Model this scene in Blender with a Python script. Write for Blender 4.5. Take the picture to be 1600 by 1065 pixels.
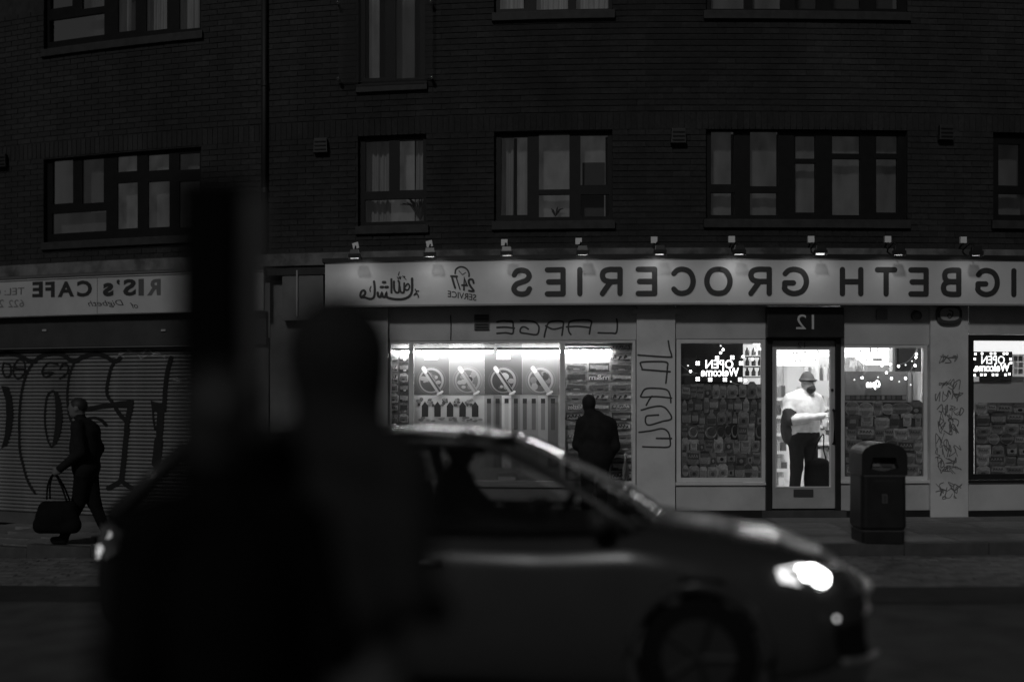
import bpy, bmesh, math, random
import numpy as np
from mathutils import Vector, Matrix
random.seed(7)
R = math.radians
scene = bpy.context.scene
for _o in list(bpy.data.objects): bpy.data.objects.remove(_o)
COL = scene.collection

# ------------------------------------------------------------------ camera, sky, light, exposure
CAMZ, FPX, HY, CX, D0 = 1.6, 1860.0, 610.0, 800.0, 15.0
cam = bpy.data.cameras.new('camera'); camo = bpy.data.objects.new('camera', cam); COL.objects.link(camo)
camo.location = (0, 0, CAMZ); camo.rotation_euler = (R(90), 0, 0)
cam.sensor_width = 36.0; cam.lens = 36.0 * FPX / 1600.0
cam.shift_y = (HY - 532.5) / 1600.0
cam.clip_start = 0.05; cam.clip_end = 400
cam.dof.use_dof = True; cam.dof.focus_distance = 15.0; cam.dof.aperture_fstop = 0.38
scene.camera = camo

world = bpy.data.worlds.new('World'); scene.world = world; world.use_nodes = True
nt = world.node_tree; nt.nodes.clear()
wo = nt.nodes.new('ShaderNodeOutputWorld'); bg = nt.nodes.new('ShaderNodeBackground')
sky = nt.nodes.new('ShaderNodeTexSky'); sky.sky_type = 'NISHITA'; sky.sun_disc = False
SUN_EL, SUN_ROT = 32.0, 197.0
sky.sun_elevation = R(SUN_EL); sky.sun_rotation = R(SUN_ROT)
bw = nt.nodes.new('ShaderNodeRGBToBW')
nt.links.new(sky.outputs[0], bw.inputs[0]); nt.links.new(bw.outputs[0], bg.inputs[0]); nt.links.new(bg.outputs[0], wo.inputs[0])
bg.inputs[1].default_value = 0.0045          # night sky
sun = bpy.data.lights.new('sun', 'SUN'); suno = bpy.data.objects.new('sun', sun); COL.objects.link(suno)
sun.energy = 0.49; sun.angle = R(5)          # dim street glow from above the camera's side of the road
suno.rotation_euler = Vector((0.25, 0.80, -0.53)).to_track_quat('-Z', 'Y').to_euler()
scene.view_settings.view_transform = 'Standard'; scene.view_settings.look = 'None'
scene.view_settings.exposure = 0.0; scene.view_settings.gamma = 1.0
scene.view_settings.use_curve_mapping = False
scene.cycles.max_bounces = 8; scene.cycles.transparent_max_bounces = 24
scene.cycles.sample_clamp_indirect = 3.0; scene.cycles.use_denoising = True
scene.cycles.caustics_reflective = False; scene.cycles.caustics_refractive = False

# ------------------------------------------------------------------ the street's curve and fall
def bend(x):
    t = x - 2.3
    return 0.0235 * t * t if t < 0 else 0.012 * t * t
def slope(x):
    t = x - 2.3
    return (0.047 if t < 0 else 0.024) * t
def fall(x):
    t = min(x - 2.45, 0.0)
    return -0.0034 * t * t
def F(px, py, v=0.0):
    """street coordinates (x along the front, z) of a spot measured on the front at depth v"""
    X = 0.0
    for _ in range(40):
        Y = D0 + v + bend(X); X = (px - CX) * Y / FPX
    return X, CAMZ - (py - HY) * Y / FPX
def FX(px, v=0.0): return F(px, HY, v)[0]
def FZ(px, py, v=0.0): return F(px, py, v)[1]
def mB(p): return (p[0], D0 + bend(p[0]) + p[1], p[2])
def mG(p): return (p[0], D0 + bend(p[0]) + p[1], p[2] + fall(p[0]))
def mI(p): return p

# ------------------------------------------------------------------ materials (black-and-white place)
MATS = {}
def mat(name, val, rough=0.6, var=0.0, vscale=8.0, bump=0.0, bscale=60.0, metal=0.0, spec=0.4, stain=0.0, stretch=(1, 1, 1), coat=0.0):
    if name in MATS: return MATS[name]
    m = bpy.data.materials.new(name); m.use_nodes = True; n = m.node_tree.nodes; l = m.node_tree.links
    b = n['Principled BSDF']
    b.inputs['Base Color'].default_value = (val, val, val, 1); b.inputs['Roughness'].default_value = rough
    b.inputs['Metallic'].default_value = metal; b.inputs['Specular IOR Level'].default_value = spec
    if coat: b.inputs['Coat Weight'].default_value = coat; b.inputs['Coat Roughness'].default_value = 0.2; b.inputs['Coat IOR'].default_value = 1.22
    if var or bump or stain:
        tc = n.new('ShaderNodeTexCoord'); mp = n.new('ShaderNodeMapping'); mp.inputs['Scale'].default_value = stretch
        l.new(tc.outputs['Object'], mp.inputs[0])
    if var or stain:
        nz = n.new('ShaderNodeTexNoise'); nz.inputs['Scale'].default_value = vscale; nz.inputs['Detail'].default_value = 6
        l.new(mp.outputs[0], nz.inputs['Vector'])
        mr = n.new('ShaderNodeMapRange'); mr.inputs[1].default_value = 0.3; mr.inputs[2].default_value = 0.7
        mr.inputs[3].default_value = val * (1 - var); mr.inputs[4].default_value = val * (1 + var)
        l.new(nz.outputs['Fac'], mr.inputs[0]); out = mr.outputs[0]
        if stain:
            n2 = n.new('ShaderNodeTexNoise'); n2.inputs['Scale'].default_value = vscale * 0.35; n2.inputs['Detail'].default_value = 8
            n2.inputs['Roughness'].default_value = 0.7
            l.new(mp.outputs[0], n2.inputs['Vector'])
            m2 = n.new('ShaderNodeMapRange'); m2.inputs[1].default_value = 0.48; m2.inputs[2].default_value = 0.62
            m2.inputs[3].default_value = 1.0; m2.inputs[4].default_value = 1.0 - stain
            l.new(n2.outputs['Fac'], m2.inputs[0])
            mu = n.new('ShaderNodeMath'); mu.operation = 'MULTIPLY'; l.new(out, mu.inputs[0]); l.new(m2.outputs[0], mu.inputs[1]); out = mu.outputs[0]
        l.new(out, b.inputs['Base Color'])
    if bump:
        nb = n.new('ShaderNodeTexNoise'); nb.inputs['Scale'].default_value = bscale; nb.inputs['Detail'].default_value = 4
        l.new(mp.outputs[0], nb.inputs['Vector'])
        bp = n.new('ShaderNodeBump'); bp.inputs['Strength'].default_value = bump; bp.inputs['Distance'].default_value = 0.01
        l.new(nb.outputs['Fac'], bp.inputs['Height']); l.new(bp.outputs[0], b.inputs['Normal'])
    MATS[name] = m; return m
def emat(name, strength, base=0.6):
    if name in MATS: return MATS[name]
    m = mat(name, base, 0.5); b = m.node_tree.nodes['Principled BSDF']
    b.inputs['Emission Color'].default_value = (1, 1, 1, 1); b.inputs['Emission Strength'].default_value = strength
    return m
def gmat(name, tint=1.0, refl=1.0, rough=0.02):
    if name in MATS: return MATS[name]
    m = bpy.data.materials.new(name); m.use_nodes = True; n = m.node_tree.nodes; l = m.node_tree.links
    n.clear(); o = n.new('ShaderNodeOutputMaterial'); t = n.new('ShaderNodeBsdfTransparent'); g = n.new('ShaderNodeBsdfGlossy')
    t.inputs[0].default_value = (tint, tint, tint, 1); g.inputs['Roughness'].default_value = rough
    g.inputs[0].default_value = (refl, refl, refl, 1)
    fr = n.new('ShaderNodeFresnel'); fr.inputs[0].default_value = 1.45
    mx = n.new('ShaderNodeMixShader'); l.new(fr.outputs[0], mx.inputs[0]); l.new(t.outputs[0], mx.inputs[1]); l.new(g.outputs[0], mx.inputs[2])
    l.new(mx.outputs[0], o.inputs[0]); MATS[name] = m; return m

brickA = mat('brick dark', 0.026, 0.9, 0.25, 30, 0.4, 120); brickB = mat('brick mid', 0.029, 0.9, 0.3, 30, 0.4, 120); brickC = mat('brick light', 0.034, 0.9, 0.3, 30, 0.4, 120)
mortar = mat('mortar', 0.030, 0.95, 0.3, 12)
concrete = mat('stained concrete', 0.15, 0.9, 0.35, 5, 0.3, 50, stain=0.55)
lead = mat('dark flashing', 0.02, 0.6, 0.3, 10)
frameD = mat('dark window frame', 0.010, 0.5, 0.2, 10, spec=.2)
sillM = mat('tiled sill', 0.03, 0.7, 0.3, 10)
cream = mat('painted render', 0.62, 0.6, 0.10, 2.5, 0.08, 30, stain=0.14)
cream2 = mat('painted panel', 0.52, 0.55, 0.10, 2.0, 0.05, 30, stain=0.18)
whiteF = mat('white window frame', 0.66, 0.4, 0.08, 5)
doorM = mat('door paint', 0.42, 0.45, 0.10, 4, stain=0.12)
blackF = mat('black frame', 0.018, 0.4, 0.2, 6)
signM = mat('sign board', 0.62, 0.45, 0.08, 1.5, stain=.10)
letM = mat('sign letters', 0.035, 0.5)
inkM = mat('marker ink', 0.045, 0.6)
inkF = mat('faded ink', 0.20, 0.6)
glass = gmat('window glass')
glassD = gmat('tinted car glass', 0.48)
for m_ in (brickA, brickB, brickC, mortar):     # soot and damp in large patches across the whole wall
    n_, l_ = m_.node_tree.nodes, m_.node_tree.links; b_ = n_['Principled BSDF']; src = b_.inputs['Base Color'].links[0].from_socket
    ge = n_.new('ShaderNodeNewGeometry'); mp_ = n_.new('ShaderNodeMapping'); mp_.inputs['Scale'].default_value = (1.0, 1.0, .45); so = n_.new('ShaderNodeTexNoise'); so.inputs['Scale'].default_value = 1.1; so.inputs['Detail'].default_value = 7; so.inputs['Roughness'].default_value = .65
    mr_ = n_.new('ShaderNodeMapRange'); mr_.inputs[1].default_value = .32; mr_.inputs[2].default_value = .68; mr_.inputs[3].default_value = .55; mr_.inputs[4].default_value = 1.25; mu_ = n_.new('ShaderNodeMath'); mu_.operation = 'MULTIPLY'
    l_.new(ge.outputs['Position'], mp_.inputs[0]); l_.new(mp_.outputs[0], so.inputs['Vector']); l_.new(so.outputs['Fac'], mr_.inputs[0]); l_.new(src, mu_.inputs[0]); l_.new(mr_.outputs[0], mu_.inputs[1]); l_.new(mu_.outputs[0], b_.inputs['Base Color'])

# ------------------------------------------------------------------ mesh helpers
ROOT = {}
class MB:
    def __init__(s): s.v = []; s.f = []; s.m = []
    def add(s, vs, fs, mi=0):
        o = len(s.v); s.v += [tuple(p) for p in vs]; s.f += [tuple(i + o for i in f) for f in fs]; s.m += [mi] * len(fs); return s
    def box(s, x0, x1, y0, y1, z0, z1, mi=0, step=0.5):
        n = max(1, int(math.ceil(abs(x1 - x0) / step))); vs = []; fs = []
        for i in range(n + 1):
            x = x0 + (x1 - x0) * i / n
            vs += [(x, y0, z0), (x, y1, z0), (x, y1, z1), (x, y0, z1)]
        for i in range(n):
            a = i * 4; b = a + 4
            for j in range(4): k = (j + 1) % 4; fs.append((a + j, b + j, b + k, a + k))
        fs.append((0, 1, 2, 3)); fs.append((n * 4 + 3, n * 4 + 2, n * 4 + 1, n * 4)); return s.add(vs, fs, mi)
    def tube(s, pts, r, n=8, mi=0, cap=True):
        pts = [Vector(p) for p in pts]; rs = r if isinstance(r, (list, tuple)) else [r] * len(pts); vs = []; fs = []
        for i, p in enumerate(pts):
            t = (pts[min(i + 1, len(pts) - 1)] - pts[max(i - 1, 0)]).normalized()
            a = t.cross(Vector((0, 0, 1)));
            if a.length < 0.05: a = t.cross(Vector((1, 0, 0)))
            a.normalize(); b = t.cross(a)
            for k in range(n):
                q = 2 * math.pi * k / n; vs.append(p + (a * math.cos(q) + b * math.sin(q)) * rs[i])
        for i in range(len(pts) - 1):
            for k in range(n): fs.append((i * n + k, i * n + (k + 1) % n, (i + 1) * n + (k + 1) % n, (i + 1) * n + k))
        if cap: fs.append(tuple(range(n - 1, -1, -1))); fs.append(tuple(range((len(pts) - 1) * n, len(pts) * n)))
        return s.add(vs, fs, mi)
    def prism(s, poly, y0, y1, mi=0):
        """poly in (x,z); front face at y0"""
        n = len(poly); vs = [(x, y0, z) for x, z in poly] + [(x, y1, z) for x, z in poly]
        fs = [tuple(range(n)), tuple(range(2 * n - 1, n - 1, -1))] + [(i, n + i, n + (i + 1) % n, (i + 1) % n) for i in range(n)]
        return s.add(vs, fs, mi)
    def flat(s, poly, y, mi=0):
        return s.add([(x, y, z) for x, z in poly], [tuple(range(len(poly)))], mi)
    def lathe(s, prof, c=(0, 0, 0), n=20, mi=0, axis='z', sx=1.0, sy=1.0):
        vs = []; fs = []
        for r, h in prof:
            for k in range(n):
                q = 2 * math.pi * k / n; a, b = r * math.cos(q) * sx, r * math.sin(q) * sy
                vs.append((c[0] + a, c[1] + b, c[2] + h) if axis == 'z' else (c[0] + a, c[1] + h, c[2] + b))
        for i in range(len(prof) - 1):
            for k in range(n): fs.append((i * n + k, i * n + (k + 1) % n, (i + 1) * n + (k + 1) % n, (i + 1) * n + k))
        fs.append(tuple(range(n - 1, -1, -1))); fs.append(tuple(range((len(prof) - 1) * n, len(prof) * n)))
        return s.add(vs, fs, mi)
    def stroke(s, pts, w, y, mi=0, thick=0.0):
        """flat ribbon with round ends through (x,z) points at depth y; thick > 0 gives it edges"""
        P = [Vector((p[0], p[1])) for p in pts]; L = []; Rr = []
        P = [p for i, p in enumerate(P) if i == 0 or (p - P[i - 1]).length > 1e-5]
        if len(P) < 2: return s
        ws = w if isinstance(w, (list, tuple)) else None
        for i, p in enumerate(P):
            t0 = (p - P[i - 1]).normalized() if i else None; t1 = (P[i + 1] - p).normalized() if i < len(P) - 1 else None
            t = ((t0 or t1) + (t1 or t0)); t = t.normalized() if t.length > 1e-4 else (t0 or t1)
            nn = Vector((-t.y, t.x)); c = 1.0
            if t0 and t1: c = max(0.45, nn.dot(Vector((-t1.y, t1.x))))
            hw = (ws[min(len(ws) - 1, int(i * len(ws) / len(P)))] if ws else w) / 2
            L.append(p + nn * hw / c); Rr.append(p - nn * hw / c)
        def cap(p, a, b):
            out = []; c = (a - p); r = c.length; q0 = math.atan2(c.y, c.x)
            for k in range(1, 6): q = q0 - math.pi * k / 6; out.append(p + Vector((math.cos(q), math.sin(q))) * r)
            return out
        e = cap(P[-1], L[-1], Rr[-1]); st = cap(P[0], Rr[0], L[0])
        vs = [(p.x, y, p.y) for p in L] + [(p.x, y, p.y) for p in Rr]; n = len(P)
        fs = [(i, i + 1, n + i + 1, n + i) for i in range(n - 1)]
        a = len(vs); vs += [(p.x, y, p.y) for p in e]; fs.append((n - 1,) + tuple(range(a, a + 5)) + (2 * n - 1,))
        b = len(vs); vs += [(p.x, y, p.y) for p in st]; fs.append((n,) + tuple(range(b, b + 5)) + (0,))
        s.add(vs, fs, mi)
        if thick:
            ring = list(range(n)) + list(range(a, a + 5)) + list(range(2 * n - 1, n - 1, -1)) + list(range(b, b + 5))
            pv = [vs[i] for i in ring]; k = len(pv)
            s.add(pv + [(p[0], p[1] + thick, p[2]) for p in pv], [(i, (i + 1) % k, k + (i + 1) % k, k + i) for i in range(k)], mi)
        return s
    def mesh(s, name, mats, mp=mI, off=(0, 0, 0), bevel=0.0, smooth=False):
        me = bpy.data.meshes.new(name)
        vs = [mp(p) for p in s.v]; vs = [(p[0] - off[0], p[1] - off[1], p[2] - off[2]) for p in vs]
        me.from_pydata(vs, [], s.f)
        mats = mats if isinstance(mats, (list, tuple)) else [mats]
        for m in mats: me.materials.append(m)
        me.polygons.foreach_set('material_index', s.m)
        if bevel:
            bm = bmesh.new(); bm.from_mesh(me); bmesh.ops.recalc_face_normals(bm, faces=bm.faces)
            es = [e for e in bm.edges if len(e.link_faces) == 2 and e.calc_face_angle(0) > 0.6]
            bmesh.ops.bevel(bm, geom=es, offset=bevel, segments=2, affect='EDGES', profile=0.7); bm.to_mesh(me); bm.free()
        if smooth: me.polygons.foreach_set('use_smooth', [True] * len(me.polygons))
        me.update(); return me
    def build(s, name, mats, parent=None, mp=mB, bevel=0.0, smooth=False, local=False):
        off = ROOT.get(parent.name, (0, 0, 0)) if parent and not local else (0, 0, 0)
        me = s.mesh(name, mats, mp, off, bevel, smooth)
        return link(name, me, parent)
def link(name, me, parent=None, loc=None, rotz=0.0, sc=None):
    o = bpy.data.objects.new(name, me); COL.objects.link(o)
    if parent:
        o.parent = parent; ROOT[o.name] = ROOT.get(parent.name, (0, 0, 0))
    if loc is not None:
        r = ROOT.get(parent.name, (0, 0, 0)) if parent else (0, 0, 0)
        o.location = (loc[0] - r[0], loc[1] - r[1], loc[2] - r[2])
    if rotz: o.rotation_euler = (0, 0, rotz)
    if sc: o.scale = sc
    return o
def tag(o, label=None, cat=None, group=None, kind=None):
    if label: o['label'] = label
    if cat: o['category'] = cat
    if group: o['group'] = group
    if kind: o['kind'] = kind
    return o
def thing(name, label, cat, loc=(0, 0, 0), rotz=0.0, group=None):
    o = bpy.data.objects.new(name, None); COL.objects.link(o); o.empty_display_size = 0.1
    o.location = loc; o.rotation_euler = (0, 0, rotz); ROOT[o.name] = tuple(loc)
    return tag(o, label, cat, group)
def bpx(mb, x0, y0, x1, y1, v0, v1, mi=0, ref=None):
    """box on the front between measured corners; heights are read at column ref (or its middle)"""
    r = ref if ref is not None else (x0 + x1) / 2
    mb.box(FX(x0, v0), FX(x1, v0), v0, v1, FZ(r, y1, v0), FZ(r, y0, v0), mi); return mb
def catmull(P, n=6, closed=False):
    P = [Vector(p) for p in P]; out = []; m = len(P)
    for i in range(m if closed else m - 1):
        g = lambda k: P[k % m] if closed else P[max(0, min(m - 1, k))]
        p0, p1, p2, p3 = g(i - 1), g(i), g(i + 1), g(i + 2)
        for j in range(n):
            t = j / n
            out.append(0.5 * ((2 * p1) + (p2 - p0) * t + (2 * p0 - 5 * p1 + 4 * p2 - p3) * t * t + (3 * p1 - p0 - 3 * p2 + p3) * t ** 3))
    out.append(P[0] if closed else P[-1]); return [tuple(p) for p in out]
def pxs(pts, v): return [F(px, py, v) for px, py in pts]
def text_mb(s, txt, x0, x1, z0, z1, y, mi=0, bold=0.0, shear=0.0, mirror=True):
    """add the built-in font's outline of txt, fitted to the box, as flat print"""
    cu = bpy.data.curves.new('text', 'FONT'); cu.body = txt; cu.offset = bold; cu.shear = shear; cu.resolution_u = 3
    ob = bpy.data.objects.new('text', cu); COL.objects.link(ob)
    dg = bpy.context.evaluated_depsgraph_get(); me = bpy.data.meshes.new_from_object(ob.evaluated_get(dg))
    co = [v.co for v in me.vertices]; ax = min(c.x for c in co); bx = max(c.x for c in co); az = min(c.y for c in co); bz = max(c.y for c in co)
    vs = []
    for c in co:
        u = (c.x - ax) / (bx - ax); w = (c.y - az) / (bz - az)
        if mirror: u = 1 - u
        vs.append((x0 + (x1 - x0) * u, y, z0 + (z1 - z0) * w))
    s.add(vs, [tuple(p.vertices) for p in me.polygons], mi)
    bpy.data.objects.remove(ob); bpy.data.curves.remove(cu); bpy.data.meshes.remove(me); return s
# rounded capitals drawn with a pen: strokes in a unit box, read the right way round
GL = {
 'S': [catmull([(.95, .80), (.80, .95), (.5, 1), (.18, .93), (.04, .75), (.2, .58), (.5, .5), (.82, .41), (.97, .23), (.82, .06), (.5, 0), (.18, .05), (.02, .22)], 5)],
 'E': [[(0, 0), (0, 1)], [(0, 1), (1, 1)], [(0, .5), (.92, .5)], [(0, 0), (1, 0)]],
 'I': [[(.5, 0), (.5, 1)]],
 'R': [[(0, 0), (0, 1)], catmull([(0, 1), (.3, 1), (.6, 1), (.9, .93), (1, .76), (.9, .57), (.6, .5), (.3, .5), (0, .5)], 4), [(.55, .48), (1, 0)]],
 'C': [catmull([(.98, .82), (.8, .96), (.52, 1), (.2, .9), (.02, .65), (.02, .35), (.2, .1), (.52, 0), (.8, .04), (.98, .18)], 5)],
 'O': [catmull([(.5, 1), (.82, .92), (1, .65), (1, .35), (.82, .08), (.5, 0), (.18, .08), (0, .35), (0, .65), (.18, .92)], 5, True)],
 'G': [catmull([(.98, .82), (.8, .96), (.52, 1), (.2, .9), (.02, .65), (.02, .35), (.2, .1), (.52, 0), (.8, .04), (1, .18), (1, .3), (1, .44)], 5), [(1, .44), (.6, .44)]],
 'H': [[(0, 0), (0, 1)], [(1, 0), (1, 1)], [(0, .5), (1, .5)]],
 'T': [[(0, 1), (1, 1)], [(.5, 1), (.5, 0)]],
 'B': [[(0, 0), (0, 1)], catmull([(0, 1), (.5, 1), (.82, .94), (.92, .77), (.82, .58), (.5, .52), (0, .52)], 4), catmull([(0, .52), (.55, .52), (.9, .44), (1, .26), (.9, .07), (.55, 0), (0, 0)], 4)],
 'D': [[(0, 0), (0, 1)], catmull([(0, 1), (.45, 1), (.85, .88), (1, .5), (.85, .12), (.45, 0), (0, 0)], 5)],
}
# ------------------------------------------------------------------ ground: road, bay, kerb, pavement
XL, XR = -13.0, 13.0
asphalt = mat('asphalt', 0.075, 0.85, 0.35, 3, 0.6, 180, stain=0.2)
asph2 = mat('dark gutter tarmac', 0.03, 0.8, 0.3, 6, 0.5, 150)
slabA = mat('paving slab', 0.20, 0.85, 0.22, 4, 0.3, 80, stain=0.3); slabB = mat('paving slab dark', 0.165, 0.85, 0.25, 4, 0.3, 80, stain=0.3); slabC = mat('paving slab pale', 0.235, 0.85, 0.2, 4, 0.3, 80, stain=0.25)
kerbM = mat('kerb stone', 0.07, 0.8, 0.25, 6, 0.3, 60); blockM = mat('block paving', 0.17, 0.85, 0.3, 9, 0.3, 60); blockN = mat('block paving dark', 0.125, 0.85, 0.3, 9, 0.3, 60)
def sheet(name, v0, v1, z, m, nv=1, x0=XL, x1=XR):
    b = MB(); n = 60
    for i in range(n + 1):
        x = x0 + (x1 - x0) * i / n
        for j in range(nv + 1): b.v.append((x, v0 + (v1 - v0) * j / nv, z))
    for i in range(n):
        for j in range(nv):
            a = i * (nv + 1) + j; b.f.append((a, a + nv + 1, a + nv + 2, a + 1)); b.m.append(0)
    return tag(b.build(name, m, mp=mG), kind='structure')
ground = MB(); ground.add([(-150, -60, -1.2), (150, -60, -1.2), (150, 200, -1.2), (-150, 200, -1.2)], [(0, 1, 2, 3)])
tag(ground.build('ground', asphalt, mp=mI), kind='structure')
sheet('road', -14.2, -4.44, -0.144, asphalt, 4)
sheet('gutter_strip', -5.28, -4.46, -0.138, asph2)
sheet('bay_bed', -4.46, -2.55, -0.150, mat('joint sand', 0.06, 0.95))
# loading bay of blocks, too fine to pick apart one by one
b = MB(); y = -4.44; row = 0
while y < -2.58:
    x = -9.5 + (0.105 if row % 2 else 0)
    while x < 9.5:
        b.box(x + .004, x + .206, y + .004, y + .101, -.16, -.132 + random.uniform(-.003, .003), random.choice((0, 0, 1)), step=9)
        x += 0.21
    y += 0.105; row += 1
tag(b.build('block_paving', [blockM, blockN], mp=mG), label='small rectangular block paving of the bay beside the kerb', kind='stuff')
near = MB(); near.box(-12, 12, -4.0, 4.3, -.5, -0.02, step=4)
tag(near.build('near_pavement', slabB, mp=mI), kind='structure')
# far pavement with slabs and kerb stones
pav = tag(sheet('pavement', -2.40, 0.55, -0.012, mat('pavement bed', 0.07, 0.95)), kind='structure')
slabs = {}
for L in (0.6, 0.75, 0.9):
    for k, m in enumerate((slabA, slabB, slabC)):
        q = MB(); q.box(-L / 2 + .004, L / 2 - .004, -.296, .296, -.05, 0, step=9); slabs[(L, k)] = q.mesh('paving_slab', m, bevel=0.004)
row = 0; y = -2.40 + 0.3
while y < 0.0:
    x = -8.2 + (row % 2) * 0.37
    while x < 8.0:
        L = random.choice((0.6, 0.75, 0.9)); xc = x + L / 2
        o = link('paving_slab', slabs[(L, random.choice((0, 0, 1, 2)))], pav, mG((xc, y, random.uniform(-.002, .003))), math.atan(slope(xc)))
        x += L * math.cos(math.atan(slope(xc)))
    y += 0.6; row += 1
kb = MB(); kb.box(-.452, .452, -.07, .07, -.2, .0, step=9); kme = kb.mesh('kerb_stone', kerbM, bevel=0.012)
kerb = tag(sheet('kerb', -2.53, -2.40, -0.02, mat('pavement bed', .07)), kind='structure')
x = -9.0
while x < 9:
    link('kerb_stone', kme, kerb, mG((x + .455, -2.475, .002)), math.atan(slope(x + .455))); x += 0.908 * math.cos(math.atan(slope(x + .455)))

# ------------------------------------------------------------------ brick building above the shops
bld = thing('brick_building', 'dark brick block of flats above the two shops', 'building', (0, D0 + bend(0), 0))
ZB = 3.40; ZT = 7.6
# windows: outer px box, panes px boxes; heights read on the right storey lines
WIN = [
 dict(o=(68, 238, 314, 372), p=[(82, 250, 114, 318), (128, 248, 162, 317), (81, 331, 166, 363), (183, 243, 214, 268), (231, 241, 264, 266), (183, 285, 215, 357), (231, 283, 265, 355), (280, 239, 312, 265), (280, 283, 312, 355)],
      b=[(80, 166, .35), (182, 216, .9), (230, 266, .8), (279, 313, .3)]),
 dict(o=(559, 209, 666, 352), p=[(571, 220, 608, 299), (624, 219, 661, 297), (570, 311, 662, 346)], b=[(569, 611, .25, 1), (611, 648, 1.0), (649, 662, .35, 1)]),
 dict(o=(772, 204, 957, 345), p=[(783, 214, 824, 336), (842, 209, 890, 296), (842, 304, 890, 339), (907, 211, 950, 289), (907, 304, 952, 338)],
      b=[(783, 802, .35, 1), (808, 824, .8), (842, 891, .85), (906, 946, .8), ]),
 dict(o=(1103, 199, 1418, 343), p=[(1111, 205, 1147, 288), (1172, 205, 1216, 291), (1110, 301, 1148, 336), (1172, 301, 1214, 336), (1241, 212, 1274, 248), (1300, 212, 1344, 240), (1368, 212, 1403, 240), (1242, 255, 1274, 332), (1300, 248, 1344, 336), (1369, 248, 1402, 332)],
      b=[(1111, 1142, .42), (1172, 1213, .5), (1243, 1272, .4), (1300, 1342, .55), (1369, 1401, .3)]),
 dict(o=(1552, 205, 1660, 345), p=[(1560, 225, 1594, 290), (1606, 225, 1650, 290), (1560, 303, 1650, 336)], b=[(1560, 1594, .18)]),
 dict(o=(68, -85, 314, 62), p=[(78, -75, 113, 12), (128, -75, 163, 12), (77, 26, 163, 60), (184, -75, 212, 49), (228, -75, 261, 47), (280, -75, 312, 45)],
      b=[(77, 163, .5), (185, 204, .45, 1), (229, 261, .4, 1), (281, 312, .4, 1)]),
 dict(o=(560, -95, 664, 130), p=[(570, -85, 602, 122), (618, -85, 656, 122)], b=[(577, 593, 1.0), (620, 648, .3)]),
 dict(o=(772, -115, 957, 18), p=[(781, -105, 820, 14), (838, -105, 888, 15), (900, -105, 951, 14)], b=[(781, 818, 1.0, 1), (838, 887, .9, 1), (900, 951, .8, 1)]),
 dict(o=(1103, -125, 1418, 18), p=[(1110, -115, 1163, 14), (1176, -115, 1220, 14), (1242, -115, 1276, 14), (1300, -115, 1344, 14), (1369, -115, 1403, 14)], b=[(1111, 1162, .3), (1176, 1218, .2)]),
]
ops = []
for w in WIN:
    x0, y0, x1, y1 = w['o']; r = (x0 + x1) / 2
    w['X0'], w['X1'], w['Z0'], w['Z1'] = FX(x0), FX(x1), FZ(r, y1), FZ(r, y0); ops.append((w['X0'], w['X1'], w['Z0'], w['Z1']))
xs = sorted(set([XL, XR] + [o[0] for o in ops] + [o[1] for o in ops])); zs = sorted(set([3.05, ZT] + [o[2] for o in ops] + [o[3] for o in ops]))
wb = MB()
for i in range(len(xs) - 1):
    for j in range(len(zs) - 1):
        cx, cz = (xs[i] + xs[i + 1]) / 2, (zs[j] + zs[j + 1]) / 2
        if any(o[0] < cx < o[1] and o[2] < cz < o[3] for o in ops): continue
        wb.box(xs[i], xs[i + 1], 0.012, 0.30, zs[j], zs[j + 1])
wb.build('wall', mortar, bld)
# bricks: one by one where they show best, joined elsewhere
lintels = [(3.35 + 0, 0)]
def free(x0, x1, z):
    segs = [(x0, x1)]
    for o in ops:
        if o[2] - .004 < z < o[3] + .004:
            ns = []
            for a, c in segs:
                if c <= o[0] or a >= o[1]: ns.append((a, c)); continue
                if a < o[0]: ns.append((a, o[0]))
                if c > o[1]: ns.append((o[1], c))
            segs = ns
    return [q for q in segs if q[1] - q[0] > 0.03]
SOL = FZ(870, 204) + 0.005    # soldier course over the first-floor windows
allb = []; z = ZB; row = 0
while z < 7.0:
    if SOL - .01 < z < SOL + .22: 
        if row >= 0 and abs(z - SOL) < 0.08:
            x = -9.0
            while x < 9.0:
                for a, c in free(x + .004, x + .07, SOL + .1): allb.append((a, c, SOL, SOL + .213))
                x += .0745
        z += .075; row += 1; continue
    x = -9.0 - (row % 2) * 0.1125
    while x < 9.0:
        for a, c in free(x + .005, x + .220, z + .03): allb.append((a, c, z, z + .0655))
        x += .225
    z += .075; row += 1
ctr = F(720, 285)
full = [q for q in allb if abs(q[1] - q[0] - .215) < .002 and q[3] - q[2] < .1]
full.sort(key=lambda q: abs((q[0] + q[1]) / 2 - ctr[0]) * 0.7 + abs(q[2] - ctr[1])); single = set(full[:300])
bms = []
for m in (brickA, brickB, brickC):
    q = MB(); q.box(-.1075, .1075, 0, .03, 0, .0655, step=9); bms.append(q.mesh('brick', m))
jb = MB()
for q in allb:
    k = random.choice((0, 0, 1, 1, 2)); pv = random.uniform(.001, .004)
    if q in single:
        xc = (q[0] + q[1]) / 2; link('brick', bms[k], bld, mB((xc, pv, q[2])), math.atan(slope(xc)))
    else: jb.box(q[0], q[1], pv, .03, q[2], q[3], k, step=9)
tag(jb.build('brickwork', [brickA, brickB, brickC], bld), kind='stuff')
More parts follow.
